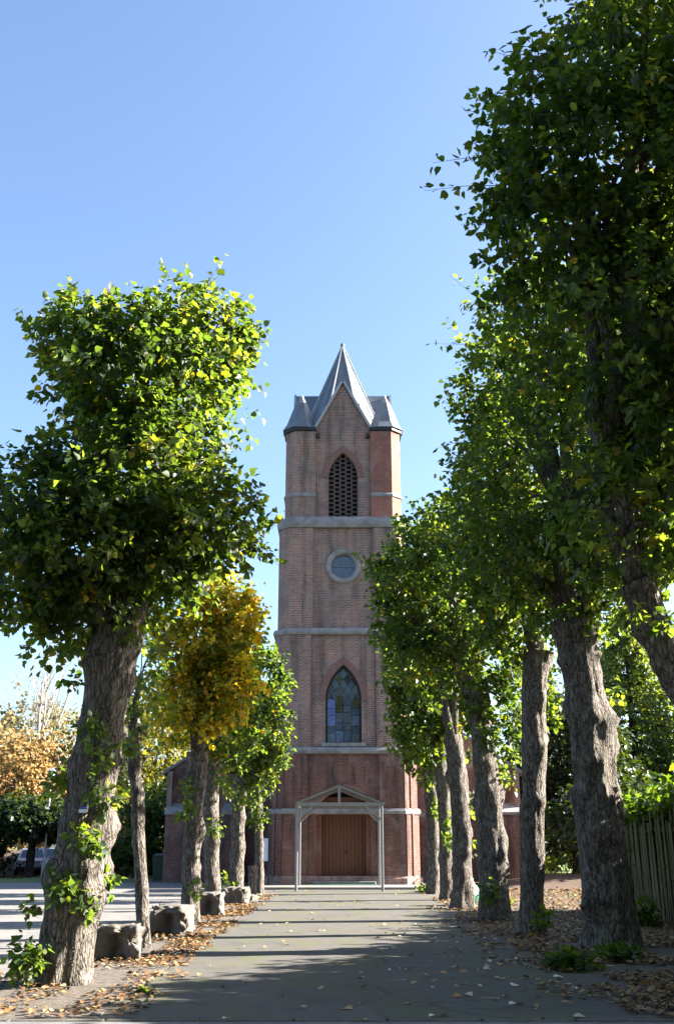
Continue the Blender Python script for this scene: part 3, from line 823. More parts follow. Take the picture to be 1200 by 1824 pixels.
# ------------------------------------------------------------------ open porch frame
PF = tag(empty('porch_frame', (-.04, 39.9, 0)), 'pale grey open timber porch frame with a shallow gable before the doors', 'porch frame')
W2, HP, AP_ = 1.60, 3.12, 3.78
base = .0
for yy, zb in ((0, 0.0), (2.9, .11)):
    for s in (-1, 1):
        MB().box(s * W2 - .048, s * W2 + .048, yy - .048, yy + .048, zb, HP).build('post', PAINT_GREY, PF, bevel=.008)
        MB().bar((s * W2, yy, 2.52), (s * (W2 - .62), yy, HP - .06), .07, .08, up=(0, 1, 0)).build('brace', PAINT_GREY, PF)
        MB().bar((s * (W2 + .06), yy - .004, HP + .02), (0, yy - .004, AP_), .075, .09).build('rafter', PAINT_GREY, PF)
    MB().box(-W2 - .05, W2 + .05, yy - .05, yy + .05, HP - .08, HP + .05).build('tie_beam', PAINT_GREY, PF)
    MB().box(-.05, .05, yy - .046, yy + .046, HP + .05, AP_ - .03).build('king_post', PAINT_GREY, PF)
for s in (-1, 1):
    MB().box(s * W2 - .05, s * W2 + .05, .056, 2.844, HP - .07, HP + .045).build('eaves_beam', PAINT_GREY, PF)
MB().box(-.04, .04, .06, 2.84, AP_ - .08, AP_ + .02).build('ridge_beam', PAINT_GREY, PF)
gm, gnt, gb, _ = mat_new('smoked_roof_sheet')
gb.inputs['Base Color'].default_value = (0.10, 0.09, 0.085, 1); gb.inputs['Roughness'].default_value = .35; gb.inputs['Transmission Weight'].default_value = .35
for s in (-1, 1):
    MB().add([(s * (W2 + .16), -.1, HP + .03), (s * (W2 + .16), 2.95, HP + .03), (s * .03, 2.95, AP_ + .06), (s * .03, -.1, AP_ + .06),
              (s * (W2 + .16), -.1, HP + .042), (s * (W2 + .16), 2.95, HP + .042), (s * .03, 2.95, AP_ + .072), (s * .03, -.1, AP_ + .072)],
             [(0, 1, 2, 3), (7, 6, 5, 4), (0, 3, 7, 4), (1, 0, 4, 5), (2, 1, 5, 6), (3, 2, 6, 7)]).build('roof_sheet', gm, PF)

# ------------------------------------------------------------------ the avenue of pollarded limes
def trunk_from(px_list, Y, zbase=-.05, dy=None):
    out = []
    for i, (px, py, wpx) in enumerate(px_list):
        p = P(px, py, Y); r = wpx * mpp(p) / 2 * .8
        z = zbase if i == 0 else p.z
        out.append((p.x, Y + (dy[i] if dy else 0), z, r))
    return out
def lobe(px, py, rx, rz, Y, ry=None, oy=0):
    p = P(px, py, Y + oy); k = mpp(p)
    return ((p.x, Y + oy, p.z), (rx * k, (ry if ry else min(rx, rz) * k * .82), rz * k * 1.02))
def spr(a, b, Y, n): return (tuple(P(*a, Y)), tuple(P(*b, Y)), n)
def sprout(px, py, rpx, Y, cnt, off=-.5):
    p = P(px, py, Y + off); return (tuple(p), rpx * mpp(p), cnt)
AV_L = 'pollarded lime trees on the left of the avenue'
AV_R = 'pollarded lime trees on the right of the avenue'

Y = 13.6
tree('lime_tree', 'large green lime with a leaning ivy-grown trunk, nearest on the left', trunk_from([(108, 1755, 108), (128, 1640, 118), (150, 1500, 112), (170, 1370, 100), (188, 1260, 92), (200, 1180, 104), (208, 1120, 110)], Y),
     [lobe(262, 695, 150, 115, Y, 1.3), lobe(240, 840, 150, 110, Y, 1.4), lobe(175, 990, 165, 105, Y, 1.5), lobe(60, 960, 95, 125, Y, 1.1, -.3), lobe(355, 930, 95, 60, Y, 1.0, -.2),
      lobe(345, 615, 85, 65, Y, .9), lobe(165, 622, 82, 55, Y, .9), lobe(150, 1095, 85, 50, Y, .9), lobe(280, 980, 90, 70, Y, 1.0)], 101, twigs=2300, nper=16, size=.097, group=AV_L, single=280, burrs=16,
     sprouts=[sprout(155, 1500, 36, Y, 28), sprout(185, 1420, 26, Y, 14), sprout(112, 1590, 28, Y, 20), sprout(165, 1300, 30, Y, 12), sprout(185, 1350, 22, Y, 10), sprout(195, 1575, 24, Y, 14, 0),
              sprout(160, 1615, 22, Y, 8), sprout(50, 1715, 36, Y, 40), sprout(55, 1620, 16, Y, 6), sprout(105, 1385, 26, Y, 16, .1), sprout(128, 1215, 14, Y, 5)],
     sprigs=[spr((330, 540), (285, 470), Y, 9), spr((350, 540), (402, 455), Y, 9), spr((440, 960), (488, 930), Y, 8), spr((440, 970), (500, 1010), Y, 8), spr((60, 600), (35, 560), Y, 6), spr((90, 850), (5, 800), Y, 6),
             spr((420, 640), (478, 600), Y, 7)])
Y = 18.2
tree('lime_tree', 'slender young lime with a thin pale trunk beside the first stone block', trunk_from([(258, 1692, 30), (252, 1580, 27), (246, 1460, 25), (240, 1360, 26), (238, 1290, 22)], Y),
     [lobe(238, 1290, 42, 70, Y), lobe(250, 1200, 40, 60, Y)], 102, twigs=46, nper=8, size=.12, group=AV_L, burrs=5, ns=24, flare=.25, limb_r=.05, sprouts=[sprout(222, 1330, 22, Y, 8), sprout(205, 1400, 26, Y, 10), sprout(228, 1330, 12, Y, 4)])
Y = 24.4
tree('lime_tree', 'lime with golden orange autumn crown beside the second stone block', trunk_from([(338, 1642, 38), (340, 1560, 38), (344, 1460, 38), (350, 1390, 42), (352, 1340, 46)], Y),
     [lobe(400, 1100, 48, 62, Y), lobe(350, 1150, 62, 85, Y), lobe(338, 1260, 58, 60, Y), lobe(398, 1210, 45, 80, Y)], 103, twigs=950, nper=14, size=.115, leafmat=LEAF_GOLD, group=AV_L, burrs=8, flare=.35,
     sprouts=[sprout(338, 1450, 22, Y, 12), sprout(335, 1400, 22, Y, 10), sprout(352, 1590, 16, Y, 6)], sprigs=[spr((300, 1270), (262, 1240), Y, 8), spr((300, 1150), (275, 1110), Y, 7)])
Y = 29.2
tree('lime_tree', 'lime with a dark shaded trunk behind the golden tree', trunk_from([(380, 1612, 33), (378, 1520, 33), (376, 1420, 34), (380, 1350, 38)], Y),
     [lobe(395, 1200, 55, 75, Y), lobe(400, 1290, 60, 65, Y)], 104, twigs=420, nper=13, size=.13, group=AV_L, burrs=7, ns=28, sprouts=[sprout(385, 1470, 20, Y, 12), sprout(400, 1400, 20, Y, 12)])
Y = 34.0
tree('lime_tree', 'bushy green lime with a sunlit pale trunk left of the tower', trunk_from([(420, 1605, 30), (424, 1520, 27), (424, 1440, 28), (426, 1380, 34)], Y),
     [lobe(462, 1225, 38, 62, Y), lobe(445, 1300, 58, 62, Y), lobe(455, 1360, 45, 36, Y)], 105, twigs=800, nper=13, size=.125, group=AV_L, burrs=7, ns=28, sprouts=[sprout(432, 1420, 22, Y, 16), sprout(405, 1570, 14, Y, 6)])
Y = 38.6
tree('lime_tree', 'small ivy-clad lime closest to the left side of the tower', trunk_from([(462, 1596, 19), (462, 1520, 18), (460, 1430, 19), (458, 1390, 22)], Y),
     [lobe(458, 1345, 34, 50, Y)], 106, twigs=150, nper=11, size=.15, group=AV_L, burrs=4, ns=24, sprouts=[sprout(460, 1460, 20, Y, 26), sprout(455, 1420, 20, Y, 20)])
st = P(449, 1592, 37.2)
mbs = MB(); bark_trunk(mbs, [(0, 0, -.05, .14), (0.02, 0, .5, .13), (-.02, 0, .95, .14)], 55, ns=20, burrs=3)
tag(mbs.build('tree_stump', BARK, None, (st.x, 37.2, 0), smooth=True, uv=False), 'short sunlit dead stump left of the church step', 'stump')

Y = 10.6
tree('lime_tree', 'tall overhanging lime with a slanting limb at the right edge, nearest the camera', [(4.95, 10.7, -.05, .40), (4.72, 10.65, 1.2, .31), (4.25, 10.6, 2.2, .24), (3.76, 10.6, 2.95, .19), (3.42, 10.6, 3.6, .18), (3.2, 10.6, 4.3, .2)],
     [lobe(1090, 330, 205, 175, Y, 1.3), lobe(1180, 110, 175, 130, Y, 1.3), lobe(985, 250, 95, 125, Y, .9), lobe(1150, 600, 190, 150, Y, 1.3), lobe(1230, 830, 130, 200, Y, 1.0), lobe(1010, 430, 150, 110, Y, 1.0), lobe(1290, 350, 180, 300, Y, 1.5), lobe(1180, 740, 110, 130, Y, .9), lobe(1110, 930, 90, 90, Y, .7, -.1), lobe(1195, 930, 70, 80, Y, .7), lobe(1110, -170, 130, 120, Y, 1.3), lobe(1250, -120, 220, 200, Y, 1.6), lobe(1170, 640, 120, 150, Y, 1.2, 3.4), lobe(1190, 800, 110, 110, Y, 1.1, 3.4), lobe(1440, 420, 170, 300, Y, 1.6), lobe(1420, 150, 170, 200, Y, 1.6)],
     201, twigs=4400, nper=16, size=.097, group=AV_R, single=280, burrs=10, limb_r=.11,
     sprouts=[sprout(1170, 1010, 40, Y, 14), sprout(1120, 1090, 26, Y, 9), sprout(1185, 1110, 24, Y, 7)],
     sprigs=[spr((900, 330), (755, 340), Y, 12), spr((890, 280), (770, 290), Y, 11), spr((920, 190), (830, 200), Y, 9), spr((930, 150), (850, 180), Y, 8), spr((960, 120), (870, 90), Y, 9), spr((1090, 60), (1035, 5), Y, 8), spr((880, 400), (820, 400), Y, 6)])
Y = 18.0
tree('lime_tree', 'stout burred lime with a thick twisting trunk before the fence', trunk_from([(1092, 1695, 108), (1085, 1610, 104), (1068, 1480, 100), (1055, 1360, 88), (1050, 1280, 86), (1032, 1190, 82), (1022, 1110, 92)], Y),
     [lobe(1000, 640, 135, 135, Y, 1.4), lobe(975, 860, 145, 155, Y, 1.5), lobe(1090, 760, 140, 220, Y, 1.6), lobe(1020, 1020, 150, 90, Y, 1.4), lobe(910, 960, 95, 100, Y, 1.1), lobe(935, 540, 65, 60, Y, .8), lobe(1170, 800, 110, 200, Y, 1.3), lobe(1100, 960, 110, 110, Y, 1.2), lobe(1080, 600, 120, 120, Y, 1.2)], 202, twigs=2300, nper=15, size=.10, group=AV_R, burrs=24, rough=.12, limb_r=.14,
     sprouts=[sprout(1080, 1130, 36, Y, 12, .4), sprout(1095, 1240, 22, Y, 8, .4)],
     sprigs=[spr((880, 620), (770, 612), Y, 10), spr((880, 560), (800, 490), Y, 9), spr((850, 900), (770, 880), Y, 8), spr((850, 780), (775, 800), Y, 8)])
Y = 20.9
tree('lime_tree', 'lichen-stained lime second along the right row', trunk_from([(945, 1668, 52), (946, 1580, 50), (948, 1460, 48), (952, 1350, 52), (950, 1250, 52), (955, 1160, 56)], Y),
     [lobe(890, 690, 60, 95, Y), lobe(900, 830, 85, 115, Y), lobe(905, 990, 105, 100, Y), lobe(930, 1090, 70, 70, Y)], 203, twigs=950, nper=14, size=.12, group=AV_R, burrs=12,
     sprouts=[sprout(985, 1240, 26, Y, 14, .2), sprout(990, 1180, 22, Y, 10, .2), sprout(965, 1640, 18, Y, 8), sprout(985, 1280, 16, Y, 8, .2)], sprigs=[spr((850, 640), (795, 570), Y, 8), spr((840, 700), (778, 710), Y, 8)])
Y = 24.6
tree('lime_tree', 'lime with a forked trunk leaning over the path, third along the right row', trunk_from([(882, 1642, 66), (878, 1560, 62), (872, 1460, 60), (862, 1340, 50), (845, 1240, 48), (815, 1150, 46)], Y),
     [lobe(800, 1060, 120, 110, Y), lobe(800, 960, 75, 70, Y), lobe(860, 1180, 85, 90, Y), lobe(880, 1290, 45, 55, Y), lobe(735, 1110, 55, 60, Y)], 204, twigs=950, nper=14, size=.12, group=AV_R, burrs=10,
     sprouts=[sprout(895, 1385, 30, Y, 24, .3), sprout(870, 1590, 18, Y, 10), sprout(912, 1340, 24, Y, 14, .3)], sprigs=[spr((790, 930), (790, 885), Y, 7)])
Y = 29.0
tree('lime_tree', 'lime with a straight trunk, fourth along the right row', trunk_from([(824, 1616, 46), (822, 1520, 42), (818, 1420, 40), (806, 1310, 38)], Y),
     [lobe(730, 1050, 62, 60, Y), lobe(790, 1010, 80, 95, Y), lobe(770, 1160, 80, 80, Y)], 205, twigs=800, nper=13, size=.125, group=AV_R, burrs=8, ns=28, sprouts=[sprout(840, 1430, 22, Y, 16, .3), sprout(835, 1510, 14, Y, 8, .3)],
     sprigs=[spr((700, 1050), (660, 1045), Y, 8), spr((760, 950), (735, 925), Y, 6)])
Y = 33.5
tree('lime_tree', 'lime with a sunlit sprouting trunk, fifth along the right row', trunk_from([(796, 1606, 30), (794, 1520, 28), (790, 1420, 28), (780, 1330, 30)], Y),
     [lobe(745, 1200, 52, 70, Y), lobe(760, 1290, 50, 60, Y), lobe(800, 1250, 45, 60, Y)], 206, twigs=420, nper=12, size=.155, group=AV_R, burrs=6, ns=24, sprouts=[sprout(800, 1500, 16, Y, 12), sprout(805, 1460, 14, Y, 8)])
Y = 38.0
tree('lime_tree', 'last lime of the right row, against the tower corner', trunk_from([(772, 1594, 30), (771, 1520, 28), (768, 1420, 28), (764, 1350, 30)], Y),
     [lobe(748, 1270, 42, 60, Y), lobe(770, 1340, 45, 40, Y)], 207, twigs=300, nper=11, size=.16, group=AV_R, burrs=6, ns=24, sprouts=[sprout(780, 1440, 15, Y, 10), sprout(760, 1400, 15, Y, 8)])

# ------------------------------------------------------------------ small plants and litter at the tree feet
def plant(name, label, px, py, rpx, cnt, mat=LEAF_IVY, size=.11, seed=1, cat='plant', group=None, flat=.6):
    rng = np.random.default_rng(seed); dirv = _M @ Vector(((px - 600) / FPX, (912 - py) / FPX, -1)); t = -CAMH / dirv.z
    p = Vector((dirv.x * t, dirv.y * t, 0)); r = rpx * mpp(p)
    d = unit(rng.normal(0, 1, (cnt, 3))); d[:, 2] = np.abs(d[:, 2])
    B = d * r * rng.uniform(.2, 1, (cnt, 1)) * np.array([1, 1, flat])
    pos, ax, nr, s, ti = twig_leaves(rng, B, d, 5, r * .35, size); pos[:, 2] = np.maximum(pos[:, 2], .03)
    root = tag(empty(name, p), label, cat, group)
    link('foliage', leaves_mesh(name, pos, ax, nr, s, ti), mat, root)['kind'] = 'stuff'
    mb = MB()
    for k in range(min(9, cnt)): mb.tube([(0, 0, -.02), tuple(B[k] * .5 + np.array([0, 0, .03])), tuple(B[k])], [.012, .008, .004], 5)
    mb.build('stems', BARK_DARK, root)
    return root
plant('ground_ivy', 'clump of green ivy left of the stout burred trunk', 1018, 1728, 40, 70, seed=1)
plant('ground_ivy', 'clump of green ivy at the front foot of the stout burred trunk', 1105, 1712, 34, 55, seed=2)
plant('ground_ivy', 'green ivy climbing between the stout trunk and the fence', 1148, 1650, 30, 60, seed=3, flat=1.6)
plant('weed', 'low yellow-green weed by the church terrace right corner', 762, 1590, 20, 40, LEAF, .12, 4)
plant('weed', 'tiny green weed on the path edge near the left trunk', 266, 1772, 11, 5, LEAF, .10, 5)
plant('weed', 'small bright weed beside the third stone block', 398, 1605, 11, 10, LEAF, .12, 6)
plant('weed', 'low green weed on the ground at the third right trunk', 905, 1612, 13, 12, LEAF, .12, 7)

def litter(name, label, pts, size, seed, mat=LEAF_DEAD):
    rng = np.random.default_rng(seed); n = len(pts)
    pos = np.column_stack([pts[:, 0], pts[:, 1], rng.uniform(.02, .05, n)])
    ax = np.column_stack([rng.normal(0, 1, n), rng.normal(0, 1, n), rng.normal(0, .12, n)])
    nr = np.column_stack([rng.normal(0, .28, n), rng.normal(0, .28, n), np.ones(n)])
    o = link(name, leaves_mesh(name, pos, ax, nr, size * rng.uniform(.6, 1.25, n), rng.uniform(0, 1, n)), mat)
    return tag(o, label, 'leaves', None, 'stuff')
rg = np.random.default_rng(9)
def scatter(n, x0, x1, y0, y1, clump=1.2, thr=-.1):
    out = []
    while len(out) < n:
        x, y = rg.uniform(x0, x1), rg.uniform(y0, y1)
        if mnoise.noise(Vector((x * clump, y * clump * .6, 3.3))) > thr: out.append((x, y))
    return np.array(out)
litter('leaf_litter', 'orange-brown fallen leaves along the left tree strip', np.concatenate([scatter(3400, -4.1, -2.15, 15.0, 37, 1.3, -.05), scatter(1500, -2.9, -2.3, 16, 30, 1, -.2), scatter(900, -5.2, -2.0, 11.0, 14.5, 1.3, -.1)]), .068, 31)
litter('leaf_litter', 'brown fallen leaves covering the ground by the right trees', np.concatenate([scatter(9000, 2.9, 9.0, 19, 40, .8, -.45), scatter(4200, 2.9, 7.0, 11.0, 20, 1.1, -.1), scatter(700, 2.3, 3.4, 12, 30, 1.1, -.1)]), .08, 32)

# single leaves lying on the path
fl = [leaves_mesh('fallen_leaf', np.zeros((1, 3)), np.array([[0., 1, .06]]), np.array([[0.1, 0, 1.]]), np.ones(1), np.array([t])) for t in (.5, .75, .93, .99, .97)]
PALE_DRY = leaf_mat('pale_dry_leaf', [(0, (0.30, 0.17, 0.07)), (.5, (0.36, 0.22, 0.10)), (.9, (0.52, 0.46, 0.36)), (1, (0.62, 0.59, 0.52))], trans=(.1, .1, .1), tmix=.1, dim=1.0)
for m_ in fl: m_.materials.append(PALE_DRY)
spots = [(612, 1796, 22), (645, 1788, 14), (648, 1820, 13), (405, 1813, 16), (443, 1750, 11), (598, 1716, 13), (647, 1711, 9), (712, 1696, 9), (730, 1702, 9), (718, 1746, 13), (768, 1758, 12), (733, 1788, 15), (680, 1773, 10),
         (775, 1808, 18), (800, 1810, 12), (878, 1742, 14), (893, 1744, 12), (912, 1756, 22), (935, 1762, 10), (915, 1708, 14), (933, 1710, 13), (890, 1708, 11), (955, 1698, 11), (985, 1740, 16), (975, 1728, 12), (895, 1776, 12), (918, 1788, 12), (905, 1792, 10),
         (1000, 1790, 14), (955, 1798, 14), (970, 1815, 16), (1020, 1810, 22), (1140, 1796, 20), (1150, 1790, 14), (1005, 1775, 10), (850, 1755, 9), (860, 1725, 9), (545, 1800, 9), (660, 1730, 8), (808, 1690, 8), (820, 1775, 10), (500, 1775, 8), (380, 1648, 8), (520, 1660, 8), (560, 1640, 7), (470, 1690, 8)]
LBL = {(612, 1796): 'largest pale dry leaf on the dark path, bottom centre', (912, 1756): 'long pale dry leaf on the dark path left of the ivy clump', (1020, 1810): 'wide dry leaf at the bottom edge below the ivy clump',
       (1140, 1796): 'white curled dry leaf in the bottom right corner', (775, 1808): 'brownish dry leaf at the bottom edge right of centre', (970, 1815): 'dry leaf on the pavement edge, bottom right of centre',
       (405, 1813): 'lone dry leaf at the bottom edge left of centre', (985, 1740): 'pale leaf lying against the ivy clump by the stout trunk', (733, 1788): 'pale oval leaf on the dark path above the brownish leaf',
       (718, 1746): 'pale leaf alone in the middle of the dark path', (878, 1742): 'left leaf of a close pair on the dark path', (893, 1744): 'right leaf of a close pair on the dark path',
       (915, 1708): 'pale leaf on the path in front of the lichen-stained trunk', (443, 1750): 'small pale leaf on the sunlit left edge of the shadow', (598, 1716): 'small leaf near the shadow edge in the middle of the path'}
rest = []
for i, (px, py, w_) in enumerate(spots):
    d = _M @ Vector(((px - 600) / FPX, (912 - py) / FPX, -1)); t = -(CAMH - .018) / d.z
    p = Vector((d.x * t, d.y * t, .02))
    if (px, py) not in LBL: rest.append((p.x, p.y)); continue
    o = link('fallen_leaf', fl[i % 5], None, None, p); o.rotation_euler = (rnd.uniform(-.12, .12), rnd.uniform(-.12, .12), rnd.uniform(0, 6.28))
    s_ = max(.08, w_ * mpp(p) * .95); o.scale = (s_, s_, s_)
    tag(o, LBL[(px, py)], 'leaf', 'single fallen leaves on the path')
litter('path_leaves', 'small scattered dry leaves lying over the path', np.concatenate([np.array(rest), scatter(60, -2.2, 2.8, 11, 40, .8, -.2), scatter(90, .6, 2.8, 11, 24, .8, -.2)]), .085, 33, PALE_DRY)

# ------------------------------------------------------------------ stone blocks
def stone_block(label, px, py, wpx, hpx, length, seed, hollow=.0):
    d = _M @ Vector(((px - 600) / FPX, (912 - py) / FPX, -1)); t = -CAMH / d.z
    p = Vector((d.x * t, d.y * t, 0)); k = mpp(p); w, h = wpx * k, hpx * k
    bm = bmesh.new(); bmesh.ops.create_cube(bm, size=1)
    bmesh.ops.scale(bm, vec=(w, length, h), verts=bm.verts)
    bmesh.ops.subdivide_edges(bm, edges=bm.edges[:], cuts=19, use_grid_fill=True)
    for v in bm.verts:
        q = v.co.copy(); n = Vector((q.x / w, q.y / length, q.z / h))
        a = mnoise.noise(q * 3.2 + Vector((seed, 0, 0))) * .10 + mnoise.noise(q * 8 + Vector((0, seed, 0))) * .065 + mnoise.noise(q * 20 + Vector((0, 0, seed))) * .03
        top = n.z > .44
        dirn = Vector((n.x ** 3, n.y ** 3, n.z ** 3)).normalized()
        v.co += dirn * (a * (.25 if top else 1.0))
        e3 = sum(1 for c_ in (n.x, n.y, n.z) if abs(c_) > .36)
        if e3 >= 2: v.co -= Vector((n.x * w, n.y * length, n.z * h)) * max(0, .10 + .22 * mnoise.noise(q * 7 + Vector((seed * 3, 1, 2))))
        if n.y < -.3 and n.z < .3: v.co.y += hollow * max(0, .35 - abs(n.x)) * (1 - abs(n.z + .15) * 1.2) * 2.2
        v.co.z += h / 2 - .02
    me = bpy.data.meshes.new('stone_block'); bm.to_mesh(me); bm.free()
    me.polygons.foreach_set('use_smooth', [True] * len(me.polygons))
    o = link('stone_block', me, STONE_BLOCK, None, p + Vector((0, length / 2, 0))); o.rotation_euler = (0, 0, rnd.uniform(-.08, .08))
    tag(o, label, 'stone block', 'stone blocks set between the left trees')
stone_block('rough-faced stone block directly behind the large leaning trunk', 198, 1712, 84, 62, .75, 1, .42)
stone_block('squared stone block between the slender trunk and the golden tree', 300, 1668, 70, 52, .9, 2, .35)
stone_block('tilted pale stone block just past the golden tree', 370, 1634, 44, 42, .9, 3, .4)
stone_block('stone block at the foot of the sunlit pale trunk', 417, 1612, 44, 30, .9, 4, .1)
stone_block('small low stone at the path edge near the church', 442, 1605, 22, 11, .4, 5, 0)

# ------------------------------------------------------------------ fence and hedge on the right
FE = tag(empty('picket_fence', (7.1, 25, 0)), 'mossy upright wooden picket fence beneath the hedge', 'fence')
fr = random.Random(4)
pk = MB().prism([(-.012, -.055), (.012, -.055), (.012, .055), (-.012, .055)], 0, 2.3).mesh('picket', bevel=.004); pk.materials.append(FENCEWOOD)
for i in range(54):
    o = link('picket', pk, None, FE, (fr.uniform(-.012, .012), -4.6 + i * .155, 0)); o.rotation_euler = (fr.uniform(-.03, .03), fr.uniform(-.015, .015), fr.uniform(-.1, .1)); o.scale = (1, fr.uniform(.6, .9), fr.uniform(.9, 1.06))
for z in (.5, 1.9): MB().box(.03, .08, -4.7, 3.8, z, z + .09).build('rail', FENCEWOOD, FE)
for yy in (-4.4, -2.0, .4, 2.8): MB().box(.085, .19, yy, yy + .1, 0, 2.35).build('post', FENCEWOOD, FE)

rng = np.random.default_rng(77)
def hedge_top(y): return np.interp(y, [10, 14.5, 15.1, 15.8, 17, 20.8, 23.7, 28.7], [4.7, 4.6, 4.4, 4.1, 3.65, 2.85, 2.5, 2.3])
HD = tag(empty('hedge', (8.0, 18, 0)), 'tall overgrown green hedge rising behind the picket fence', 'hedge')
n = 5600
bumpy = lambda y: 1 + .03 * np.sin(y * 3.1) + .03 * np.sin(y * 7.7)
yy = rng.uniform(10.2, 28.5, n); zz = rng.uniform(0, 1, n) ** .7 * hedge_top(yy) * bumpy(yy); xx = rng.uniform(7.35, 8.9, n)
m_ = 900
yt = rng.uniform(10.2, 28.7, m_); zt_ = hedge_top(yt) * bumpy(yt) + rng.uniform(-.2, .1, m_); xt = rng.uniform(6.95, 8.9, m_)
B = np.column_stack([np.concatenate([xx, xt]) - 8.0, np.concatenate([yy, yt]) - 18, np.concatenate([zz, zt_])])
O = unit(np.column_stack([B[:, 0] * .8, rng.normal(0, .3, len(B)), np.full(len(B), .5)]))
pos, ax, nr, s, ti = twig_leaves(rng, B, O, 9, .3, .15)
big = rng.uniform(0, 1, len(s)) < .6; s[big & (pos[:, 0] > -.35)] *= 1.5
link('foliage', leaves_mesh('hedge_foliage', pos, ax, nr, s, ti), LEAF_IVY, HD)['kind'] = 'stuff'
mb = MB(); hr = random.Random(3)
for i in range(60):
    x, y = hr.uniform(-.3, .6), hr.uniform(-7, 10); hgt = float(hedge_top(18 + y)) * .85
    limb(mb, (x, y, -.05), (x + hr.uniform(-.4, .3), y + hr.uniform(-.4, .4), hgt), .05, .012, hr, 5, 6)
st_ = mb.build('stems', BARK_DARK, HD); st_['kind'] = 'stuff'

# ------------------------------------------------------------------ background trees
def conifer(name, label, x, y, h, rad, seed, mat, tiers=22, per=16, z0=1.0, size=.3):
    rng = np.random.default_rng(seed); rnd_ = random.Random(seed)
    root = tag(empty(name, (x, y, 0)), label, 'conifer')
    mb = MB(); bark_trunk(mb, [(0, 0, -.05, .42), (0, 0, h * .3, .3), (.05, 0, h * .96, .05)], seed, ns=16, per=8, burrs=3)
    B, O = [], []
    for k in range(tiers):
        t = k / (tiers - 1); z = z0 + (h - z0) * t; r = rad * (1 - t) ** .8 + .25
        for j in range(int(per * (1 - t * .6))):
            a = rnd_.uniform(0, 6.28); L = r * rnd_.uniform(.65, 1.1); dz = -.18 * L + rnd_.uniform(-.2, .2)
            e = np.array([math.cos(a) * L, math.sin(a) * L, z + dz])
            mb.tube([(0, 0, z), tuple(e * np.array([.5, .5, 1]) + np.array([0, 0, .12 * L])), tuple(e)], [.05, .03, .01], 4)
            for q in range(7):
                f = .3 + .7 * (q + rnd_.random()) / 7
                B.append(np.array([0, 0, z]) * (1 - f) + e * f + rng.normal(0, .14, 3)); O.append(np.array([math.cos(a), math.sin(a), -.25]))
    mb.build('trunk', BARK_DARK, root, smooth=True, uv=False)
    pos, ax, nr, s, ti = twig_leaves(rng, np.array(B), unit(np.array(O)), 7, .55, size, droop=.5, updir=-.1, jit=.35)
    link('crown', leaves_mesh('crown', pos, ax, nr, s, ti, NARROW_V * np.array([1.6, 1, 1])), mat, root)['kind'] = 'stuff'
    return root
conifer('cedar', 'tall feathery green conifer behind the stout burred trunk', 17.6, 62, 15.5, 6.2, 301, LEAF_CEDAR, 26, 34, 1.5)
conifer('cedar', 'broad green conifer at the right edge behind the hedge', 23.5, 60, 13.5, 6.0, 302, LEAF_CEDAR, 24, 30, 1.0)
conifer('cedar', 'dark green conifer behind the lichen-stained lime', 14.0, 72, 13.5, 5.0, 303, LEAF_YEW, 22, 26, 1.5)

def bgtree(name, label, px, py_top, Y, rad, mat, seed, trunk_r=.25, z0=2.0, twigs=380, size=.28, nper=11, bark=BARK_DARK, squash=1.0, lift=None, **kw):
    top = P(px, py_top, Y); x, zt = top.x, top.z
    c = (zt + z0) / 2; rz = (zt - z0) / 2
    rr = random.Random(seed)
    L = [((x, Y, c), (rad * .8, rad * .8, rz))]
    for k in range(5):
        a = k * 1.256 + rr.uniform(-.4, .4); f = rr.uniform(.35, .6)
        L.append(((x + math.cos(a) * rad * f, Y + math.sin(a) * rad * f, c + rr.uniform(-.45, .35) * rz), (rad * rr.uniform(.45, .6), rad * .5, rz * rr.uniform(.4, .6))))
    return tree(name, label, [(x, Y, -.05, trunk_r), (x + .05, Y, z0 * .6, trunk_r * .8), (x, Y, max(z0, 1.2) + .5, trunk_r * .6)], L, seed, twigs=twigs, nper=nper, size=size, leafmat=mat, bark=bark, burrs=2, ns=14, per=6, limb_r=trunk_r * .5, tlen=size * 3, **kw)
bgtree('beech_tree', 'orange-gold autumn beech at the far left edge', 20, 1290, 74, 5.0, LEAF_BEECH, 401, z0=1.2, twigs=720)
bgtree('beech_tree', 'smaller yellow-orange tree behind the lamp post', 75, 1330, 80, 3.6, LEAF_BEECH, 402, z0=1.0, twigs=420)
bgtree('willow_tree', 'pale straw-coloured tree rising behind the orange beech', 60, 1238, 100, 7.0, LEAF_PALE, 403, z0=2, twigs=620, size=.34)
bgtree('holly_tree', 'very dark rounded evergreen above the parked cars', 62, 1432, 57.5, 2.9, LEAF_YEW, 404, z0=2.3, twigs=900, size=.22)
bgtree('evergreen_shrub', 'dark evergreen bush at the far left edge below the beech', -40, 1480, 57.0, 1.7, LEAF_YEW, 409, z0=.2, twigs=380, size=.2)
bgtree('olive_green_tree', 'muted olive tree seen between the large trunk and golden lime', 215, 1225, 78, 4.6, LEAF_OLIVE, 405, z0=1.5, twigs=560, size=.3)
bgtree('olive_green_tree', 'grey-green tree seen above the wheeled bin', 285, 1200, 84, 4.4, LEAF_OLIVE, 406, z0=1.5, twigs=560, size=.3)
bgtree('evergreen_shrub', 'dark green bush beside the left corner of the nave', 283, 1400, 60, 2.0, LEAF_IVY, 407, z0=1.8, twigs=360, size=.2)
bgtree('beech_tree', 'low rust-orange bush on the bank behind the slender lime', 226, 1440, 66, 2.0, LEAF_BEECH, 408, z0=.8, twigs=260, size=.22)
bgtree('yew_tree', 'dense black-green yew standing between the two nearest right trunks', 1012, 1235, 55, 3.6, LEAF_YEW, 410, trunk_r=.5, z0=1.5, twigs=1100, size=.24)
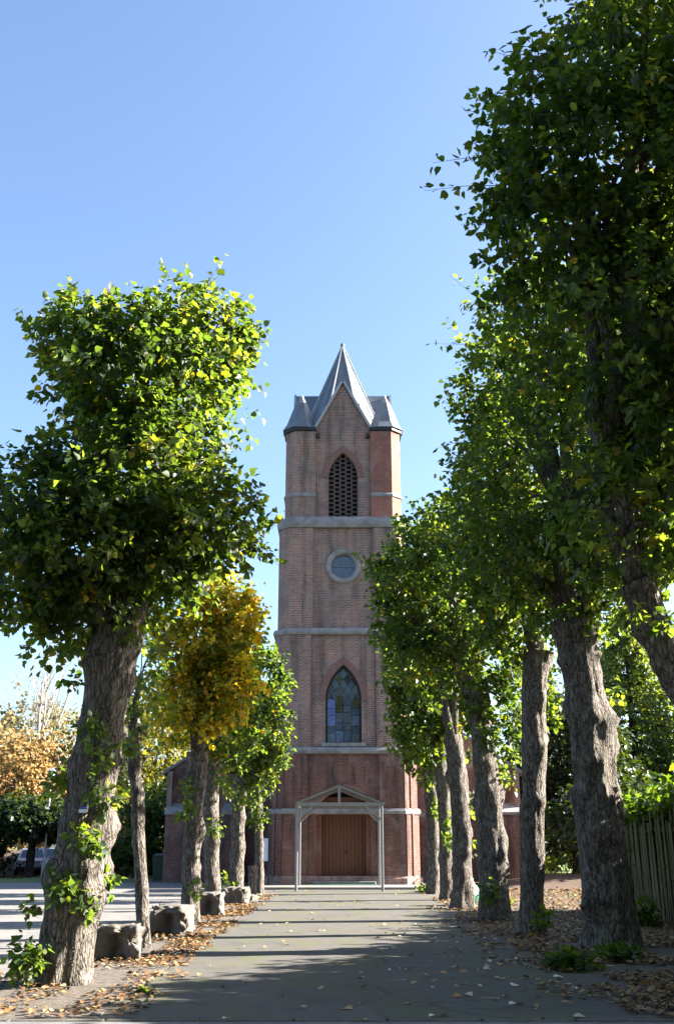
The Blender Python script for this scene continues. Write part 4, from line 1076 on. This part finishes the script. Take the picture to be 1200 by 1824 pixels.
bgtree('yew_tree', 'dark shaded evergreen behind the fence end', 1085, 1400, 46, 2.6, LEAF_YEW, 411, trunk_r=.3, z0=.8, twigs=620, size=.2)
bgtree('evergreen_shrub', 'dark bush on the leafy bank left of the wheeled bin', 250, 1478, 58.5, 1.3, LEAF_IVY, 420, z0=.2, twigs=220, size=.18)
bgtree('beech_tree', 'rusty low bush at the foot of the bank behind the large trunk', 205, 1500, 59.5, 1.1, LEAF_BEECH, 421, z0=.2, twigs=150, size=.18)
# unseen row of big trees, added behind the camera to cut skylight on the foreground
for i, (x, yy_, h_, wd) in enumerate(((-19, -13, 16, 'leftmost'), (-8, -14, 18, 'second'), (3, -13.5, 17, 'middle'), (13, -14, 18, 'fourth'), (24, -13, 16, 'rightmost'))):
    rr = random.Random(500 + i)
    L = [((x, yy_, h_ * .55), (4.2, 3.0, h_ * .42))] + [((x + rr.uniform(-3.2, 3.2), yy_ + rr.uniform(-1.2, 1.2), h_ * rr.uniform(.3, .75)), (3.0, 2.4, h_ * .2)) for _ in range(5)]
    tree('sky_block_tree', wd + ' of the unseen large trees added behind the viewpoint to block skylight', [(x, yy_, -.05, .45), (x, yy_, 2, .36), (x, yy_, 4, .3)], L, 500 + i, twigs=650, nper=11, size=.42, tlen=1.0, leafmat=LEAF_YEW, bark=BARK_DARK, burrs=2, ns=14, per=6, limb_r=.2, group='unseen trees added to block skylight', depth=.35)
for x, yy_, h_, lb, cx_ in ((-7.2, 4.0, 15, 'unseen spreading lime added left of the viewpoint to block skylight', -3.2), (8.6, 3.0, 16, 'unseen spreading lime added right of the viewpoint to block skylight', 4.2)):  # out-of-view limes added beside and above the camera to darken the near path
    L = [((x, yy_, h_ * .58), (2.6, 2.6, h_ * .36)), ((x * .9, yy_ + 1.2, h_ * .45), (1.8, 1.8, 2.2)), ((cx_, 2.6, 14.2), (4.2, 3.4, 2.4)), ((x, yy_ - 2.6, h_ * .75), (2.8, 2.8, 3.0))]
    tree('sky_block_tree', lb, [(x, yy_, -.05, .45), (x, yy_, 2, .36), (x, yy_, 4.4, .3)], L, int(600 + x), twigs=1300, nper=12, size=.27, tlen=.7, bark=BARK_DARK, burrs=4, ns=16, per=6, limb_r=.16, group='unseen limes added to block skylight', depth=.45)
# bare trees against the sky at far left
def bare_tree(label, px, py_top, Y, seed):
    t = P(px, py_top, Y); rr = random.Random(seed); mb = MB()
    def grow(a, d, L, r, lev):
        pts = [Vector(a)]
        for k in range(5):
            d = (d + Vector((rr.uniform(-.16, .16), rr.uniform(-.16, .16), .07))).normalized(); pts.append(pts[-1] + d * L / 5)
        mb.tube(pts, [r * (1 - .12 * k) for k in range(6)], 6 if lev < 2 else 4)
        if lev < 4:
            for k in range(3 if lev else 6):
                i = rr.randint(2, 5); nd = (d + Vector((rr.uniform(-.8, .8), rr.uniform(-.8, .8), rr.uniform(.0, .5)))).normalized()
                grow(pts[i], nd, L * rr.uniform(.5, .7), r * .5, lev + 1)
    grow((0, 0, -.05), Vector((0, 0, 1)), t.z * .62, .26, 0)
    r_ = tag(empty('bare_tree', (t.x, Y, 0)), label, 'tree')
    mb.build('trunk', plain('pale_bare_bark_%d' % seed, (.26, .23, .2), .9, .2, 4), r_, smooth=True, uv=False)
bare_tree('leafless tree with thin upright twigs against the sky at far left', 72, 1175, 96, 5)
bare_tree('leafless tree with a forked top just left of the large trunk', 108, 1195, 92, 8)

# leaf-strewn bank behind the car park, left of the nave
def mound(name, x0, x1, y0, y1, h, mat, seed):
    nx, ny = 28, 12; vs = []; fs = []
    for j in range(ny + 1):
        for i in range(nx + 1):
            u, v = i / nx, j / ny
            z = h * math.sin(math.pi * min(1, v * 1.0) ** .8) * min(1, 6 * u, 6 * (1 - u)) * (1 + .3 * mnoise.noise(Vector((u * 6, v * 4, seed)))) - .02
            vs.append((x0 + (x1 - x0) * u, y0 + (y1 - y0) * v, z))
    for j in range(ny):
        for i in range(nx): a = j * (nx + 1) + i; fs.append((a, a + 1, a + nx + 2, a + nx + 1))
    me = bpy.data.meshes.new(name); me.from_pydata(vs, [], fs); me.polygons.foreach_set('use_smooth', [True] * len(fs)); me.update()
    return tag(link(name, me, mat), kind='structure')
LEAFBANK = plain('leaf_covered_bank', (0.065, 0.038, 0.022), .95, .7, 5, bmp=1)
mound('bank', -22, -9.0, 60, 72, 1.5, LEAFBANK, 2)
litter('leaf_litter', 'rust-brown leaves over the bank left of the nave', scatter(1500, -22, -9, 56.2, 60.5, .5, -.3), .2, 36)
litter('leaf_litter', 'brown leaves over the low bank beyond the right trees', scatter(3500, 5.6, 20, 40.5, 46, .6, -.5), .14, 37)
mound('bank', 5.5, 30, 40.5, 52, .5, LEAFBANK, 4)
sheet('grass_verge', [(-60, 49.7), (-9.6, 49.7), (-9.6, 55.9), (-60, 55.9)], .02, plain('mown_grass', (.06, .11, .025), .95, .4, 3, bmp=.8))
sheet('lawn', [(9, 53), (60, 53), (60, 95), (9, 95)], .02, plain('lawn_grass', (.10, .15, .03), .95, .4, 3, bmp=.8))

# ------------------------------------------------------------------ parked cars
def car(label, x, y, rz, paint, seed):
    root = tag(empty('parked_car', (x, y, 0.01), rz), label, 'car', 'cars parked under the dark evergreen')
    W = .86
    prof = [(-2.0, .35), (-2.08, .55), (-2.05, .82), (-1.9, .92), (1.05, .97), (1.95, .82), (2.08, .62), (2.05, .35)]
    vs = []; fs = []; n = len(prof)
    for sx, ins in ((-1, 0), (1, 0)):
        for yy, z in prof: vs.append((sx * (W - (.10 if z > .9 else .0)), yy, z))
    fs += [tuple(range(n))[::-1], tuple(range(n, 2 * n))] + [(i, (i + 1) % n, n + (i + 1) % n, n + i) for i in range(n)]
    MB().add(vs, fs).build('body', paint, root, bevel=.05, smooth=False)
    lo = [(-.76, -1.75), (.76, -1.75), (.76, 1.0), (-.76, 1.0)]; hi = [(-.6, -1.35), (.6, -1.35), (.6, .25), (-.6, .25)]
    MB().loft([[(a, b, .93) for a, b in lo], [(a, b, 1.44) for a, b in hi]]).build('cabin', paint, root, bevel=.04)
    def quad(name, a, b, c, d, off):
        a, b, c, d = map(Vector, (a, b, c, d)); nn = (b - a).cross(d - a).normalized(); cc = (a + b + c + d) / 4
        q = [cc + (p - cc) * .86 + nn * off for p in (a, b, c, d)]
        MB().add(q + [p - nn * .02 for p in q], [(0, 1, 2, 3), (7, 6, 5, 4), (0, 4, 5, 1), (1, 5, 6, 2), (2, 6, 7, 3), (3, 7, 4, 0)]).build(name, CARGLASS, root)
    P8 = [(a, b, .93) for a, b in lo] + [(a, b, 1.44) for a, b in hi]
    quad('rear_window', P8[0], P8[1], P8[5], P8[4], .012); quad('side_window', P8[1], P8[2], P8[6], P8[5], .012)
    quad('windscreen', P8[2], P8[3], P8[7], P8[6], .012); quad('side_window', P8[3], P8[0], P8[4], P8[7], .012)
    for sx in (-1, 1):
        for yy in (-1.3, 1.3):
            w = empty('wheel', (sx * .78, yy, .31)); w.parent = root
            MB().lathe([(.2, -.1), (.3, -.1), (.31, -.06), (.31, .06), (.3, .1), (.2, .1)], axis='x', n=20).build('tyre', DARKMETAL, w)
            MB().lathe([(.0, -.08), (.2, -.09), (.2, .09), (.0, .08)], axis='x', n=16).build('rim', LEAD_PALE, w)
        MB().box(sx * .62 - .16, sx * .62 + .16, 1.98, 2.1, .62, .76).build('headlight', CARLAMP, root, bevel=.02)
        MB().box(sx * .68 - .1, sx * .68 + .1, -2.11, -2.0, .66, .82).build('tail_light', TAIL, root, bevel=.02)
        MB().box(sx * .93 - .08, sx * .93 + .08, .72, .86, .95, 1.07).build('mirror', paint, root, bevel=.02)
    MB().box(-.26, .26, -2.12, -2.09, .45, .56).build('number_plate', LEAD_PALE, root)
    MB().box(-.26, .26, 2.09, 2.12, .45, .56).build('number_plate', LEAD_PALE, root)
    MB().box(-.8, .8, 1.9, 2.11, .36, .5).build('bumper', DARKMETAL, root, bevel=.03)
    MB().box(-.8, .8, -2.11, -1.9, .36, .44).build('bumper', DARKMETAL, root, bevel=.03)
CARGLASS = glass_mat('car_glass', (.03, .04, .05), .05)
CARLAMP = plain('car_lamp', (.6, .6, .62), .15, .1)
TAIL = plain('tail_lamp', (.35, .02, .02), .2, .1)
P1 = plain('silver_paint', (.38, .44, .58), .25, .05, metal=.3, bmp=0); P2 = plain('blue_paint', (.05, .13, .38), .22, .05, metal=.2, bmp=0); P3 = plain('pale_blue_paint', (.14, .26, .58), .22, .05, metal=.2, bmp=0)
car('pale silver parked car left of the evergreen trunk', P(48, 1540, 60).x, 61, R(195), P1, 1)
car('blue parked car half hidden by the large trunk', P(84, 1540, 61).x, 62, R(188), P3, 2)

# ------------------------------------------------------------------ lamp post, bin, notice board, sack, tag
lp = P(82, 1500, 56)
LP = tag(empty('lamp_post', (lp.x, 56, 0)), 'slim grey lamp post with small lantern in front of the orange trees', 'lamp post')
MB().lathe([(.0, 0), (.12, 0), (.11, .9), (.06, 1.0), (.045, 5.0), (.0, 5.0)], n=12).build('pole', PAINT_GREY, LP)
MB().loft([[(a * r, b * r, z) for a, b in ((-1, -1), (1, -1), (1, 1), (-1, 1))] for r, z in ((.09, 5.0), (.17, 5.4), (.2, 5.42), (.05, 5.6))]).build('lantern', LEAD_PALE, LP)
bp = P(285, 1545, 50.6)
WB = tag(empty('wheeled_bin', (bp.x, 50.6, 0.014)), 'dark green wheeled refuse bin near the nave corner', 'bin')
BING = plain('bin_plastic', (.012, .03, .02), .5, .2)
MB().loft([[(-.24, -.28, .06), (.24, -.28, .06), (.24, .26, .06), (-.24, .26, .06)], [(-.3, -.36, 1.1), (.3, -.36, 1.1), (.3, .33, 1.1), (-.3, .33, 1.1)]]).build('bin_body', BING, WB, bevel=.02)
MB().loft([[(-.32, -.39, 1.105), (.32, -.39, 1.105), (.32, .37, 1.105), (-.32, .37, 1.105)], [(-.28, -.3, 1.2), (.28, -.3, 1.2), (.28, .33, 1.24), (-.28, .33, 1.24)]]).build('lid', BING, WB, bevel=.015)
for s in (-1, 1): MB().lathe([(.0, -.03), (.12, -.03), (.12, .03), (.0, .03)], (s * .27, .26, .12), axis='x', n=14).build('wheel', DARKMETAL, WB)
np_ = P(466, 1545, 43.2)
NB = tag(empty('notice_board', (np_.x, 43.2, 0)), 'small pale blue notice board left of the tower door', 'notice board')
MB().box(-.25, .25, -.02, .02, 1.02, 1.9).build('board', plain('board_paper', (.50, .58, .78), .4, .1), NB)
for s in (-1, 1): MB().box(s * .28 - .03, s * .28 + .03, -.035, .035, 0, 1.98).build('post', DARKMETAL, NB)
MB().box(-.25, .25, -.034, .034, 1.9, 1.96).box(-.25, .25, -.034, .034, .96, 1.02).build('frame', DARKMETAL, NB)

sk = P(830, 1600, 30.5)
bm = bmesh.new(); bmesh.ops.create_icosphere(bm, subdivisions=4, radius=1)
for v in bm.verts:
    q = v.co.copy(); k = 1 + .18 * mnoise.noise(q * 2.2) + .1 * mnoise.noise(q * 5) + .05 * abs(mnoise.noise(q * 10))
    v.co = Vector((q.x * .34 * k, q.y * .3 * k, max(-.34, q.z * .42 * k) + .34 + max(0, q.z - .75) * .4))
me = bpy.data.meshes.new('garden_sack'); bm.to_mesh(me); bm.free(); me.polygons.foreach_set('use_smooth', [True] * len(me.polygons))
GS = tag(empty('garden_sack', (sk.x, 30.5, 0)), 'green garden sack with a white fold between the right trunks', 'sack')
link('bag', me, plain('green_sack', (.03, .13, .09), .55, .3, 4), GS)
MB().tube([(-.3, -.18, .5), (-.16, -.26, .62), (.02, -.26, .58), (.16, -.24, .46)], [.03, .06, .06, .03], 8).build('white_fold', plain('white_cloth', (.4, .42, .42), .7, .1), GS, smooth=True)

tg = P(146, 1443, 13.1)
TG = tag(empty('trunk_tag', (tg.x, 13.6 - .44, tg.z)), 'small white and blue tag fixed to the large leaning trunk', 'tag')
MB().box(-.045, .045, -.012, .03, -.03, .012).build('plate', plain('tag_white', (.7, .72, .78), .4, .1), TG)
MB().box(-.045, .045, -.012, .03, .014, .04).build('stripe', plain('tag_blue', (.06, .10, .45), .4, .1), TG)
